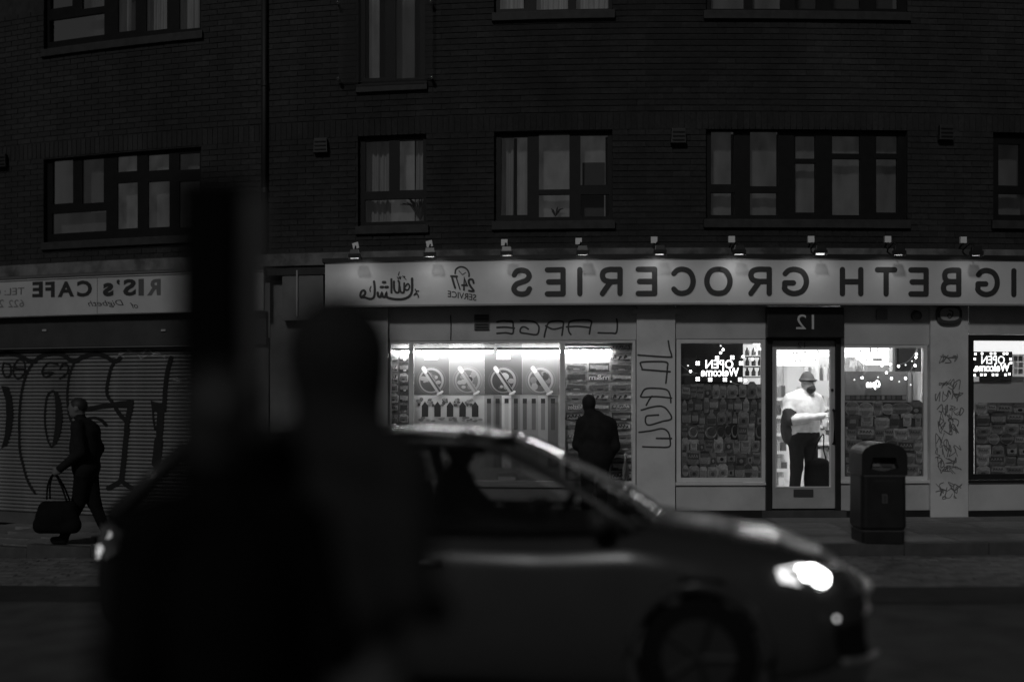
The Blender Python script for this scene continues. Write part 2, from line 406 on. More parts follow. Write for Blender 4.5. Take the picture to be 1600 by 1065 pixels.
# window parts
curt = {}
def lit(s, cloth):  # weak uneven glow in the cloth, also standing in for sky reflected in panes
    k = 'sky glow curtain %.2f %d' % (s, cloth)
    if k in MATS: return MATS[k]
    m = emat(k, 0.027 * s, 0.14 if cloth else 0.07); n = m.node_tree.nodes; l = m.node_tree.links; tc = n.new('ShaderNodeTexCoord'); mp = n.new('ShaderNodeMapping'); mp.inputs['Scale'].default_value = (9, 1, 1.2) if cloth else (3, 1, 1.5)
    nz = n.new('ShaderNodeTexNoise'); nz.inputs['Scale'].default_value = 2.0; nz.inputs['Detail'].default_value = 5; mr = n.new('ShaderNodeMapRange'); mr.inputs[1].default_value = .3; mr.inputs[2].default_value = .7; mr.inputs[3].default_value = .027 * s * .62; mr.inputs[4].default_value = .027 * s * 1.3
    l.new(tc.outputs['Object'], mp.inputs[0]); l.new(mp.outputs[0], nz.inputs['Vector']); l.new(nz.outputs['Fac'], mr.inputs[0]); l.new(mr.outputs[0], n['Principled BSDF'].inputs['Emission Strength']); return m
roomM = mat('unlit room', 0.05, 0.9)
for w in WIN:
    x0, y0, x1, y1 = w['o']; r = (x0 + x1) / 2
    fb = MB(); vz = [w['Z0'], w['Z1']]
    # frame = outer box minus panes, as a grid of cells
    pr = [(FX(p[0], .09), FX(p[2], .09), FZ((p[0]+p[2])/2, p[3], .09), FZ((p[0]+p[2])/2, p[1], .09)) for p in w['p']]
    gx = sorted(set([w['X0'], w['X1']] + [c for p in pr for c in p[:2]])); gz = sorted(set(vz + [c for p in pr for c in p[2:]]))
    for i in range(len(gx) - 1):
        for j in range(len(gz) - 1):
            cx, cz = (gx[i] + gx[i+1]) / 2, (gz[j] + gz[j+1]) / 2
            if any(p[0] < cx < p[1] and p[2] < cz < p[3] for p in pr): continue
            fb.box(gx[i], gx[i+1], .09, .15, gz[j], gz[j+1], step=9)
    win = fb.build('window', frameD, bld)
    for p in pr:
        g = MB(); g.box(p[0], p[1], .115, .121, p[2], p[3], step=9); g.build('pane', glass, win)
    s = MB(); s.box(w['X0'] - .03, w['X1'] + .03, -.05, .09, w['Z0'] - .11, w['Z0'] - .004); s.build('sill', sillM, win, bevel=.008)
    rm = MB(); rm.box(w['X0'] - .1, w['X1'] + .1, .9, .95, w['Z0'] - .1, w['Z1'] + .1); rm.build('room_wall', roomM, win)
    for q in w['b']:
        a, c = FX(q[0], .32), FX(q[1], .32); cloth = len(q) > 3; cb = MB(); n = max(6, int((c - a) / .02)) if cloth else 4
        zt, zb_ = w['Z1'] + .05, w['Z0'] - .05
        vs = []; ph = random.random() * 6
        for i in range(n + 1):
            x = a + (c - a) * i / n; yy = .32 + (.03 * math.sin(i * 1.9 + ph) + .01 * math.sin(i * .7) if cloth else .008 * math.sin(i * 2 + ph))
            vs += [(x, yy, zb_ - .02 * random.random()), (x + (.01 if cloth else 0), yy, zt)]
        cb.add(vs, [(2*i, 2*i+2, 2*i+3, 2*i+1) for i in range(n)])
        cb.build('curtain' if cloth else 'glow_blind', lit(q[2], cloth), win, smooth=True)  # flat ones added to carry the pale reflected glow of the panes
# plant and furniture silhouettes on the first-floor sills
pm = mat('house plant leaves', .02, .7)
def sprig(px, py, h, n, seed):
    rr = random.Random(seed); q = MB(); X, Z = F(px, py, .24)
    for i in range(n):
        a = rr.uniform(-.9, .9); L = h * rr.uniform(.5, 1); pts = [(X, .24, Z), (X + math.sin(a) * L * .5, .24 + rr.uniform(-.03, .03), Z + L * .6), (X + math.sin(a) * L, .24, Z + L * math.cos(a) * .95)]
        q.tube(pts, [.004, .014, .004], 5)
    q.build('house_plant', pm, bld)
sprig(657, 344, .38, 16, 3); sprig(868, 338, .16, 9, 4)
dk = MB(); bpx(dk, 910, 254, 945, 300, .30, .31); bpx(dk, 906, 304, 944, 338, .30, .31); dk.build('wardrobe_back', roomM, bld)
# glass balustrade across the tall upper opening
bp = MB(); bpx(bp, 529, -40, 676, 126, -.12, -.108); gl = bp.build('glass_balustrade', gmat('balustrade glass', .85), bld)
chrome = mat('polished steel', .7, .08, metal=1.0)
for px, py in ((528, 122), (674, 120), (527, 3), (673, 1)):
    q = MB(); X, Z = F(px, py, -.14); q.lathe([(.0, -.02), (.022, -.018), (.026, 0), (.02, .05), (.015, .13)], (X, -.12, Z), 10, axis='y'); q.build('glass_fixing', chrome, gl, smooth=True)
# ledge, flashing and soffit
q = MB(); q.box(XL, XR, -.20, .012, 3.215, 3.375, step=.5); q.build('concrete_ledge', concrete, bld, bevel=.012)
q = MB(); q.box(XL, XR, -.05, .012, 3.379, 3.405, step=.5); q.build('flashing', lead, bld)
q = MB(); q.box(XL, XR, -.16, .2, 3.10, 3.212, step=.5); q.build('soffit_board', lead, bld)
# rainwater pipe and wall vents
q = MB(); X = FX(414); q.tube([(X, -.06, 3.38), (X, -.06, 7.4)], .038, 10); dp = q.build('rainwater_pipe', mat('cast pipe', .02, .6), bld, smooth=True)
for zz in (4.2, 5.6, 7.0):
    c = MB(); c.lathe([(.046, 0), (.046, .07)], (X, -.06, zz), 12); c.build('pipe_collar', mat('cast pipe', .045), dp)
for px, py in ((501, 228), (1060, 213), (2, 252), (1478, 208)):
    X, Z = F(px, py, -.05); v = MB()
    v.prism([(X - .095, Z - .09), (X + .095, Z - .09), (X + .085, Z + .095), (X - .085, Z + .095)], -.09, .0); vo = v.build('vent_hood', mat('vent plastic', .03, .5), bld, bevel=.006)
    for k in range(3):
        s = MB(); s.box(X - .075, X + .075, -.1, -.085, Z - .06 + k * .05, Z - .045 + k * .05, step=9); s.build('slat', frameD, vo)
for xx in (XL - .15, XR - .15):
    pass
# ------------------------------------------------------------------ grocery: painted front, door, windows
shop = thing('grocery_shopfront', 'pale painted grocery shop front with glazed door and poster-filled windows', 'shop front', (FX(1030), D0 + bend(FX(1030)), 0))
def panel(name, x0, y0, x1, y1, v0, v1, m, parent=shop, bev=.0, ref=None):
    return bpx(MB(), x0, y0, x1, y1, v0, v1, ref=ref).build(name, m, parent, bevel=bev)
ZF = FZ(1200, 484)            # underside of the sign
# pillars
def pillar(x0, x1, **k):
    q = MB(); q.box(FX(x0, -.04), FX(x1, -.04), -.04, .25, -.06 + fall(FX(x0)), 3.1); return q.build('pillar', cream, shop, bevel=.006)
p1 = pillar(995, 1055); p2 = pillar(1454, 1513); p3 = pillar(520, 606)
q = MB(); q.box(FX(988, -.06), FX(1062, -.06), -.052, -.04, FZ(1025, 490, -.05), FZ(1025, 483, -.05)); q.build('pillar_cap', cream2, shop)
# upper panels
u1 = panel('fascia_panel', 607, 440, 994, 531, .02, .06, cream2, ref=900)
u2 = panel('fascia_panel', 1056, 440, 1199, 529, .02, .06, cream2)
u3 = panel('fascia_panel', 1314, 440, 1453, 538, .02, .06, cream2)
q = MB(); q.box(FX(1692, 0), XR, -.02, .3, -.15, 3.1); q.build('end_wall', cream, shop)
u4 = panel('fascia_panel', 1514, 440, 1700, 522, .02, .06, cream2, ref=1560)
# stall risers and plinths
for x0, x1, yt in ((607, 994, 757), (1056, 1197, 754), (1314, 1453, 751), (1513.5, 1700, 750)):
    q = MB(); r = (x0 + min(x1, 1600)) / 2; zt = FZ(r, yt, .03)
    q.box(FX(x0, .03), FX(x1, .03), .03, .12, -.1, zt); q.build('stall_riser', cream2, shop)
    q = MB(); q.box(FX(x0, 0), FX(x1, 0), -.012, .028, -.12, FZ(r, 797, 0)); q.build('plinth', blackF, shop, bevel=.004)
def framewin(x0, y0, x1, y1, t, m, v=.03, depth=.09, mull=(), name='window'):
    r = (x0 + min(x1, 1600)) / 2; X0, X1, Z0, Z1 = FX(x0, v), FX(x1, v), FZ(r, y1, v), FZ(r, y0, v); t = t * 15 / FPX
    q = MB(); q.box(X0, X0 + t, v, v + depth, Z0, Z1); q.box(X1 - t, X1, v, v + depth, Z0, Z1)
    q.box(X0 + t, X1 - t, v + .001, v + depth, Z0, Z0 + t); q.box(X0 + t, X1 - t, v + .001, v + depth, Z1 - t, Z1)
    for a, c in mull: q.box(FX(a, v), FX(c, v), v + .002, v + depth, Z0 + t, Z1 - t)
    w = q.build(name, m, shop, bevel=.004)
    s = MB(); s.box(X0 - .02, X1 + .02, v - .04, v - .001, Z0 - .035, Z0 + .0); s.build('sill', m, w, bevel=.004)
    eds = [X0 + t] + [c for a, cc in mull for c in (FX(a, v), FX(cc, v))] + [X1 - t]
    for i in range(0, len(eds), 2):
        g = MB(); g.box(eds[i], eds[i + 1], v + .04, v + .046, Z0 + t, Z1 - t); g.build('pane', glass, w)
    return w
w1 = framewin(606, 531, 993, 756, 5, whiteF, mull=((639, 646), (875, 883)))
w2 = framewin(1057, 529, 1197, 753, 7, whiteF)
w3 = framewin(1314, 537, 1449, 750, 6, whiteF)
w4 = framewin(1513, 523, 1690, 749, 9, blackF)
# step under the doors
q = MB(); q.box(FX(1190), FX(1322), -.03, .4, -.12, FZ(1256, 797)); q.build('door_step', mat('step stone', .06, .8, .2, 8), shop, bevel=.008)
# door in its black frame
df = MB(); zt = FZ(1256, 479, -.06); zb = FZ(1256, 797, -.02)
df.box(FX(1197, -.02), FX(1206, -.02), -.02, .12, zb, zt); df.box(FX(1306, -.02), FX(1314, -.02), -.02, .12, zb, zt); 
df.box(FX(1206, -.02), FX(1306, -.02), -.018, .12, FZ(1256, 531), zt); df.box(FX(1206, .085), FX(1306, .085), .085, .13, zb - .02, FZ(1256, 788, .085)); df.box(FX(1206, .085), FX(1306, .085), .085, .13, FZ(1256, 537, .085), FZ(1256, 525, .085)); df.box(FX(1204, .085), FX(1210, .085), .086, .13, zb, zt); df.box(FX(1301, .085), FX(1308, .085), .086, .13, zb, zt); df.build('door_frame', blackF, shop, bevel=.004)
hb = MB(); bpx(hb, 1199, 480, 1319, 527, -.14, -.021); hbo = hb.build('door_header', blackF, shop, bevel=.01)
q = MB(); text_mb(q, '12', FX(1244, -.143), FX(1272, -.143), FZ(1256, 514, -.143), FZ(1256, 491, -.143), -.143); q.build('house_number', mat('number white', .55, .5), hbo)
v = .03; X0, X1, Z0, Z1 = FX(1207, v), FX(1305, v), FZ(1256, 794, v), FZ(1256, 532, v); gx0, gx1, gz0, gz1 = FX(1213, v), FX(1297, v), FZ(1256, 760, v), FZ(1256, 546, v)
q = MB(); q.box(X0, gx0, v, v + .05, Z0, Z1); q.box(gx1, X1, v, v + .05, Z0, Z1); q.box(gx0, gx1, v + .001, v + .05, Z0, gz0); q.box(gx0, gx1, v + .001, v + .05, gz1, Z1)
door = q.build('door', doorM, shop, bevel=.004)
q = MB(); q.box(gx0, gx1, .05, .056, gz0, gz1); q.build('pane', glass, door)
q = MB(); 
for a, c, e, f in ((gx0 - .012, gx0 + .004, gz0 - .012, gz1 + .012), (gx1 - .004, gx1 + .012, gz0 - .012, gz1 + .012)): q.box(a, c, v - .006, v - .001, e, f)
q.box(gx0 + .004, gx1 - .004, v - .006, v - .001, gz0 - .012, gz0 + .004); q.box(gx0 + .004, gx1 - .004, v - .006, v - .001, gz1 - .004, gz1 + .012); q.build('glazing_bead', whiteF, door)
q = MB(); bpx(q, 1240, 764, 1271, 776, v - .012, v - .001); lp = q.build('letter_plate', mat('dull brass', .10, .45, metal=.6), door, bevel=.004)
q = MB(); X = FX(1302, v); q.tube([(X, v - .001, FZ(1302, 640)), (X, v - .05, FZ(1302, 643)), (X, v - .05, FZ(1302, 690)), (X, v - .001, FZ(1302, 693))], .016, 8); q.build('pull_handle', blackF, door, smooth=True)
q = MB(); X, Z = F(1300, 609, v); q.lathe([(.018, 0), (.018, .012), (.008, .016)], (X, v - .016, Z), 12, axis='y'); q.build('lock', blackF, door)
q = MB(); text_mb(q, '12', FX(1246, .027), FX(1258, .027), FZ(1252, 543, .027), FZ(1252, 534, .027), .027); q.build('house_number', mat('small number', .12), door)
# odds and ends fixed to the front
q = MB(); X0, Z0 = F(741, 515, 0); X1, Z1 = F(764, 491, 0); q.box(X0, X1, -.01, .019, Z0, Z1); vt = q.build('air_vent', mat('vent grille', .10, .5), shop, bevel=.004)
for k in range(5):
    s = MB(); zz = Z0 + (k + .6) * (Z1 - Z0) / 5.4; s.box(X0 + .015, X1 - .015, -.02, -.011, zz, zz + .018); s.build('slat', blackF, vt)
q = MB(); X = FX(704); q.tube([(X, .012, FZ(704, 531)), (X + .004, .012, FZ(704, 510)), (X, .012, FZ(704, 492))], .006, 6); q.build('wall_cable', blackF, shop)
q = MB(); bpx(q, 1371, 483, 1387, 499, -.05, .019); q.build('junction_box', mat('grey box', .22, .5), shop, bevel=.006)
q = MB(); X, Z = F(1432, 493, 0); q.lathe([(.0, 0), (.045, .004), (.065, .03), (.07, .07)], (X, -.052, Z), 18, axis='y'); q.build('dome_camera', mat('smoked dome', .12, .2), shop, smooth=True)
# alarm box on the far pillar
al = thing('alarm_box', 'oval dark alarm sounder with pale face high on the graffitied pillar', 'alarm box', mB((FX(1483), -.04, FZ(1483, 492))))
X, Z = F(1483, 491, -.08)
oct_ = lambda w, h: [(X + w * math.copysign(abs(math.cos(t)) ** .7, math.cos(t)), Z + h * math.copysign(abs(math.sin(t)) ** .7, math.sin(t))) for t in [k * math.pi / 12 for k in range(24)]]
q = MB(); q.prism(oct_(.165, .125), -.10, -.041); q.build('case', mat('alarm case', .05, .4), al, bevel=.012)
q = MB(); q.prism(oct_(.125, .082), -.108, -.101); q.build('face', mat('alarm face', .30, .5), al)
q = MB(); q.stroke(catmull([(X - .01, Z + .05), (X + .035, Z + .03), (X + .03, Z - .02), (X - .005, Z - .05), (X - .03, Z - .02), (X - .01, Z + .005), (X + .015, Z - .01)], 5), .016, -.110); q.build('emblem', inkM, al)

# ------------------------------------------------------------------ the long sign
SV = -.30
sg = thing('shop_sign', 'long pale fascia sign with dark rounded mirrored capitals over the grocery', 'sign', mB((FX(1100), -.25, FZ(1200, 473, SV))))
SZ0, SZ1 = FZ(1200, 473, SV), FZ(1200, 404, SV)
q = MB(); q.box(FX(508, SV), FX(1655, SV), SV, -.165, SZ0, SZ1, step=.3); q.build('board', signM, sg)
q = MB(); q.box(FX(504, SV), FX(1659, SV), SV - .03, -.162, SZ1 + .001, SZ1 + .055); q.build('top_trim', blackF, sg)
q = MB(); q.box(FX(506, SV), FX(1657, SV), SV - .006, -.17, SZ0 - .022, SZ0 - .001); q.build('bottom_trim', mat('trim grey', .28, .5), sg)
LET = [('S', 798, 832), ('E', 851, 884), ('I', 902, 910), ('R', 937, 973), ('E', 993, 1027), ('C', 1048, 1087), ('O', 1101, 1144), ('R', 1169, 1206), ('G', 1222, 1264),
       ('H', 1312, 1349), ('T', 1367, 1402), ('E', 1419, 1451), ('B', 1470, 1502), ('G', 1524, 1562), ('I', 1579, 1589), ('D', 1608, 1644)]
zc0, zc1 = FZ(1200, 462.5, SV), FZ(1200, 416.5, SV)
for ch, a, c in LET:
    t = .066; xa, xb = FX(a, SV), FX(c, SV); q = MB()
    for i, st in enumerate(GL[ch]):
        pts = []
        for u, w in st:
            u = 1 - u
            pts.append((xa + t / 2 + (xb - xa - t) * u if ch != 'I' else (xa + xb) / 2, zc0 + t / 2 + (zc1 - zc0 - t) * w))
        q.stroke(pts, t, SV - .006 - .0006 * i, thick=.006)
    q.build('letter', letM, sg)
# calligraphy emblem and clock emblem, drawn as they stand
def zp(x, y): return F(500 + x / 5.714, 395 + y / 5.714, SV - .004)
q = MB(); k = 0
def cal(pts, w, cl=False, sm=True):
    global k
    P = [zp(*p) for p in pts]; P = catmull(P, 5, cl) if sm else P; q.stroke(P, w, SV - .004 - .0004 * k); k += 1
cal([(372, 400), (360, 380), (370, 345), (392, 335), (405, 355), (395, 378), (372, 395), (400, 398), (440, 410), (470, 405), (486, 375), (488, 310), (482, 255)], .030)
cal([(455, 300), (445, 325), (450, 345)], .014)
cal([(515, 355), (520, 385), (540, 392), (552, 360), (560, 388), (582, 392), (592, 362), (600, 395), (660, 412), (740, 412), (800, 385), (822, 330), (822, 230)], .032)
for x, y in ((572, 262), (553, 305), (595, 305)): cal([(x - 9, y), (x + 9, y)], .034, sm=False)
cal([(637, 235), (638, 355)], .026, sm=False)
cal([(660, 255), (662, 320), (680, 352), (704, 345), (708, 270), (700, 250)], .026)
cal([(712, 300), (720, 345), (748, 350), (752, 270)], .024)
cal([(756, 325), (785, 330), (800, 300), (785, 275), (762, 300), (755, 325)], .020)
cal([(690, 215), (700, 232), (708, 212), (716, 232), (722, 210)], .010); cal([(708, 170), (700, 200)], .010); cal([(742, 210), (758, 212), (752, 222)], .010); cal([(738, 205), (770, 240)], .009)
cal([(850, 325), (862, 350), (842, 372), (868, 365), (880, 395)], .015); cal([(860, 340), (880, 338)], .013)
q.build('calligraphy', letM, sg)
q = MB(); k = 0
cal([(1206, 185), (1212, 150), (1240, 128), (1275, 126), (1310, 145), (1330, 180), (1330, 210)], .020)
cal([(1240, 160), (1272, 195), (1300, 175)], .009, sm=False)
cal([(1372, 270), (1362, 240), (1335, 238), (1328, 262), (1345, 300), (1372, 340), (1330, 338)], .026)
cal([(1285, 330), (1288, 225), (1312, 290), (1268, 288)], .024, sm=False)
cal([(1215, 215), (1250, 325)], .016, sm=False)
cal([(1170, 208), (1222, 210)], .026, sm=False); cal([(1176, 210), (1206, 312)], .026, sm=False)
q.build('clock_emblem', letM, sg)
q = MB(); a = zp(1140, 392); c = zp(1395, 425); b_ = zp(1140, 335); text_mb(q, 'SERVICE', a[0], c[0], 0, 1, SV - .004, bold=.01)
q.v = [(x, y, (a[1] + (b_[1] - a[1]) * z) + (zp(1395, 425)[1] - zp(1140, 388)[1]) * ((x - a[0]) / (c[0] - a[0]))) for x, y, z in q.v]
q.build('service_lettering', letM, sg)
# blank board left of the sign with its conduit
eb = thing('blank_signboard', 'blank grey board between the cafe and the grocery sign', 'board', mB((FX(473), -.1, 2.7)))
bpx(MB(), 441, 422, 505, 500, -.14, -.02, ref=473).build('board', mat('blank board', .13, .6, .2, 3), eb)
q = MB(); X = FX(464, -.16); q.tube([(X, -.16, FZ(464, 495)), (X, -.16, FZ(464, 424))], .012, 8); q.build('conduit', mat('pale conduit', .35, .5), eb)
# ------------------------------------------------------------------ floodlights over the sign
fl_lab = ['tilted floodlight at the blank end of the grocery sign', 'tilted floodlight between the calligraphy and the clock emblem', 'floodlight left of the mirrored S on the sign',
          'floodlight above the single I of the sign', 'floodlight above the E next to the C on the sign', 'floodlight above the space between O and R on the sign',
          'floodlight above the mirrored G, lens glinting brightest', 'floodlight above the mirrored T on the sign', 'floodlight above the B near the picture edge']
flG = mat('floodlight box', .80, .4); flB = mat('floodlight body', .02, .35); lens_m = emat('floodlight lens', .03); lens_b = emat('floodlight lens bright', .45)
for i, (px, py, tilt) in enumerate(((556, 384, 14), (671, 381, 12), (788, 379, 0), (904, 377, 0), (1022, 375, 0), (1143, 374, 0), (1267, 374, 0), (1387, 374, 0), (1505, 375, 0))):
    X, Z = F(px, py, -.25); t = thing('sign_floodlight', fl_lab[i], 'floodlight', mB((X, -.2, 3.375)), group='floodlights over the grocery sign')
    c, s_ = math.cos(R(tilt)), math.sin(R(tilt))
    q = MB(); h = .040; q.prism([(X + a * c - b * s_, Z + a * s_ + b * c) for a, b in ((-h, -h), (h, -h), (h, h), (-h, h))], -.27, -.22); q.build('junction_box', flG, t, bevel=.004)
    q = MB(); q.tube([(X, -.24, Z - .03), (X, -.25, 3.36), (X + .02, -.42, 3.42), (X + .03, -.56, 3.36)], .010, 6); q.tube([(X, -.24, Z - .03), (X, -.18, Z - .06), (X, -.1, 3.378)], .010, 6); q.build('arm', flB, t)
    q = MB(); XX = X + .03; q.add([(XX + a, -.60 + b, 3.29 + e) for a, b, e in ((-.07, -.035, 0), (.07, -.035, 0), (.07, .045, -.045), (-.07, .045, -.045), (-.055, -.02, .07), (.055, -.02, .07), (.055, .05, .05), (-.055, .05, .05))],
          [(0, 1, 2, 3), (7, 6, 5, 4), (0, 4, 5, 1), (1, 5, 6, 2), (2, 6, 7, 3), (3, 7, 4, 0)]); hd = q.build('lamp_head', flB, t, bevel=.006)
    q = MB(); q.add([(XX + a, -.60 + b, 3.283 + e) for a, b, e in ((-.055, -.025, 0), (.055, -.025, 0), (.055, .035, -.036), (-.055, .035, -.036))], [(0, 1, 2, 3)]); q.build('lens', lens_b if i == 6 else lens_m, hd)
    q = MB(); q.box(XX - .072, XX + .072, -.645, -.638, 3.245 if i != 6 else 3.262, 3.30); q.box(XX - .075, XX - .071, -.645, -.555, 3.24, 3.30); q.box(XX + .071, XX + .075, -.645, -.555, 3.24, 3.30); q.build('hood', flB, hd)
    li = bpy.data.lights.new('flood', 'AREA'); li.shape = 'RECTANGLE'; li.size = .10; li.size_y = .06; li.energy = (.36, .40, .28, .30, .52, .50, .40, .24, .20)[i]; li.spread = R(150)
    lo = bpy.data.objects.new('flood', li); COL.objects.link(lo); w_ = mB((XX, -.60, 3.25)); lo.location = w_
    lo.rotation_euler = Vector((0.0, .42, -.62)).to_track_quat('-Z', 'Y').to_euler()
# ------------------------------------------------------------------ graffiti on the painted front
gr = MB(); V = .0175; kk = 0
def gs(mb, pts, w, v, sm=True, base=None):
    global kk
    P = [F(px, py, v) for px, py in pts]; P = catmull(P, 5) if sm else P; mb.stroke(P, w, v - .0003 * (kk % 12)); kk += 1
z2 = lambda x, y: (780 + x / 5.714, 395 + y / 5.714)
for st in ([(1048, 590), (1055, 640), (1045, 712), (1000, 715), (885, 713)], [(805, 722), (815, 660), (822, 610), (760, 598), (640, 610), (618, 650), (622, 700), (640, 728)], [(600, 660), (700, 655), (800, 665)],
           [(560, 735), (570, 660), (568, 615), (500, 608), (440, 625), (415, 690), (402, 750)], [(415, 650), (480, 680), (560, 665)],
           [(190, 605), (300, 612), (345, 640), (355, 680), (335, 728), (250, 720), (190, 708), (195, 670), (225, 660), (260, 680)],
           [(60, 610), (115, 610), (125, 650), (120, 718), (60, 712), (-20, 718)], [(135, 672), (60, 662), (-20, 665)], [(115, 612), (40, 606), (-20, 615)]):
    gs(gr, [z2(*p) for p in st], .022, V)
tag(gr.build('large_word_tag', inkM, u1))
gr = MB(); V = -.0425; z3 = lambda x, y: (985 + x / 4.433, 480 + y / 4.4375)
for st in ([(262, 232), (272, 290), (285, 335), (262, 344), (52, 330)], [(80, 420), (72, 400), (76, 380), (160, 375), (250, 380), (256, 420), (245, 525)], [(80, 430), (180, 438), (275, 445)],
           [(280, 660), (275, 610), (250, 570), (170, 560), (105, 565), (78, 600), (80, 622), (180, 618), (285, 628)], [(150, 615), (130, 640), (110, 678)],
           [(75, 712), (150, 690), (215, 685), (255, 710), (285, 770), (220, 790), (130, 815), (105, 795), (110, 755), (150, 748), (195, 745)],
           [(60, 865), (140, 855), (220, 840), (262, 865), (275, 920), (268, 965), (180, 968), (85, 965)], [(180, 907), (285, 908)]):
    gs(gr, [z3(*p) for p in st], .020, V)
gr.build('vertical_tag', inkM, p1)
rr = random.Random(5)
for py, n, sz in ((560, 5, 7), (600, 5, 9), (618, 6, 9), (640, 6, 9), (655, 5, 11), (668, 5, 10), (690, 3, 15), (705, 5, 10), (722, 5, 8), (735, 5, 8), (762, 6, 9), (772, 4, 7)):
    x = 1463 + rr.uniform(0, 4); gr = MB()
    for k in range(n):
        pts = [(x + rr.uniform(-4, 9), py + rr.uniform(-sz, sz)) for _ in range(5)]; gs(gr, pts, rr.choice((.008, .010, .012)), V); x += rr.uniform(5, 8.5)
    gr.build('scribbled_tag', mat('scribble ink', .17, .6), p2)
# ------------------------------------------------------------------ tubes and adverts in the wide window
tubeM = emat('fluorescent tube', 100.0)
for x0, x1, lab in ((613, 771, 'fluorescent tube at the shadowed end of the wide shop window'), (778, 955, 'fluorescent tube over the sweet wrappers end of the wide window')):
    X0, X1, Z = FX(x0, .13), FX(x1, .13), FZ(800, 549, .13); t = thing('fluorescent_tube', lab, 'tube light', mB(((X0 + X1) / 2, .13, Z)), group='tubes lighting the wide window')
    n = 12; q = MB(); q.tube([(X0 + (X1 - X0) * i / n, .13, Z) for i in range(n + 1)], .014, 10); q.build('tube', tubeM, t, smooth=True)
    q = MB(); q.box(X0 - .01, X1 + .01, .115, .155, Z + .022, Z + .05); q.build('batten', blackF, t)
    for xx in (X0 - .015, X1): q = MB(); q.box(xx, xx + .015, .112, .15, Z - .02, Z + .0215); q.build('end_cap', mat('cap white', .6), t)
GREY = {g: mat('print grey %02d' % g, g / 100.0, .55) for g in (2, 4, 7, 10, 14, 18, 24, 30, 38, 48, 60, 75)}
def grey(v): return GREY[min(GREY, key=lambda g: abs(g / 100.0 - v))]
NOIS = {}
def ngrey(v):
    g = min(GREY, key=lambda g: abs(g / 100.0 - v))
    return mat('mottled print %02d' % g, g / 100.0, .55, .6, 22, stain=.45)
PV = .26
ad = thing('advert_panel', 'bright advert panel with four fruit posters under the tube lights', 'advert panel', mB((FX(760, PV), PV, FZ(760, 750, PV))))
q = MB(); q.box(FX(640, PV), FX(882, PV), PV + .004, PV + .02, FZ(760, 765, PV), FZ(760, 531, PV)); q.build('backing', grey(.48), ad)
def circ(cx, cz, rx, rz, n=28, a0=0): return [(cx + rx * math.cos(a0 + 2 * math.pi * k / n), cz + rz * math.sin(a0 + 2 * math.pi * k / n)) for k in range(n)]
pos = [(646, 702, .10, .07), (702, 757, .18, .14), (757, 816, .07, .04), (816, 876, .14, .10)]
for i, (a, c, base, inner) in enumerate(pos):
    X0, X1 = FX(a, PV), FX(c, PV); Z0, Z1 = FZ(760, 616, PV), FZ(760, 536, PV)
    q = MB(); q.box(X0, X1 - .002, PV, PV + .0035, Z0, Z1); po = q.build('poster', grey(base), ad)
    cx, cz = (X0 + X1) / 2 + (.0, .01, 0, -.01)[i], FZ(760, 594, PV); r = .165
    q = MB(); q.flat(circ(cx, cz, r * 1.18, r * 1.12), PV - .001, 0); q.flat(circ(cx, cz, r * 1.12, r * 1.06), PV - .002, 1); q.flat(circ(cx, cz, r, r), PV - .003, 2); q.flat(circ(cx - .005, cz - .005, r * .85, r * .85), PV - .004, 3)
    rr = random.Random(40 + i)
    for k in range(13):
        an = rr.uniform(0, 6.3); rd = rr.uniform(.02, .115); s = rr.uniform(.018, .045)
        q.flat(circ(cx + math.cos(an) * rd, cz + math.sin(an) * rd, s, s * rr.uniform(.6, 1.2), 10, an), PV - .005 - .0003 * k, rr.choice((0, 4, 5, 2)))
    q.build('fruit_roundel', [grey(base * 1.3), grey(base), grey(.30 if i != 2 else .24), grey(inner), grey(.38), grey(.04)], po)
    q = MB(); A = Vector((cx - .10, cz + .155)); B = Vector((cx + .115, cz - .165))
    q.stroke([A, B], .062, PV - .011, 0); q.stroke([A + Vector((.008, .012)), B + Vector((.012, .006))], .026, PV - .0125, 1); q.stroke([B + Vector((-.03, -.015)), B + Vector((.03, .02))], .028, PV - .013, 2); q.stroke([A, A + (B - A) * .12], .045, PV - .0132, 2)
    q.build('device_picture', [grey(.38), grey((.07, .24, .04, .38)[i]), grey(.75)], po)
    q = MB(); bx = (cx - .09, cx + .09); zt = FZ(760, 561, PV)
    q.flat([(bx[0], zt), (bx[1], zt), (bx[1] - .005, zt + .07), (bx[1] - .03, zt + .095), (cx, zt + .11), (bx[0] + .03, zt + .095), (bx[0] + .005, zt + .07)], PV - .006, 0)
    q.stroke([(bx[0] + .02, zt + .03), (cx - .03, zt + .055), (cx + .02, zt + .03), (bx[1] - .02, zt + .05)], .012, PV - .0075, 1); q.build('poster_heading', [grey(.75), grey(.30)], po)
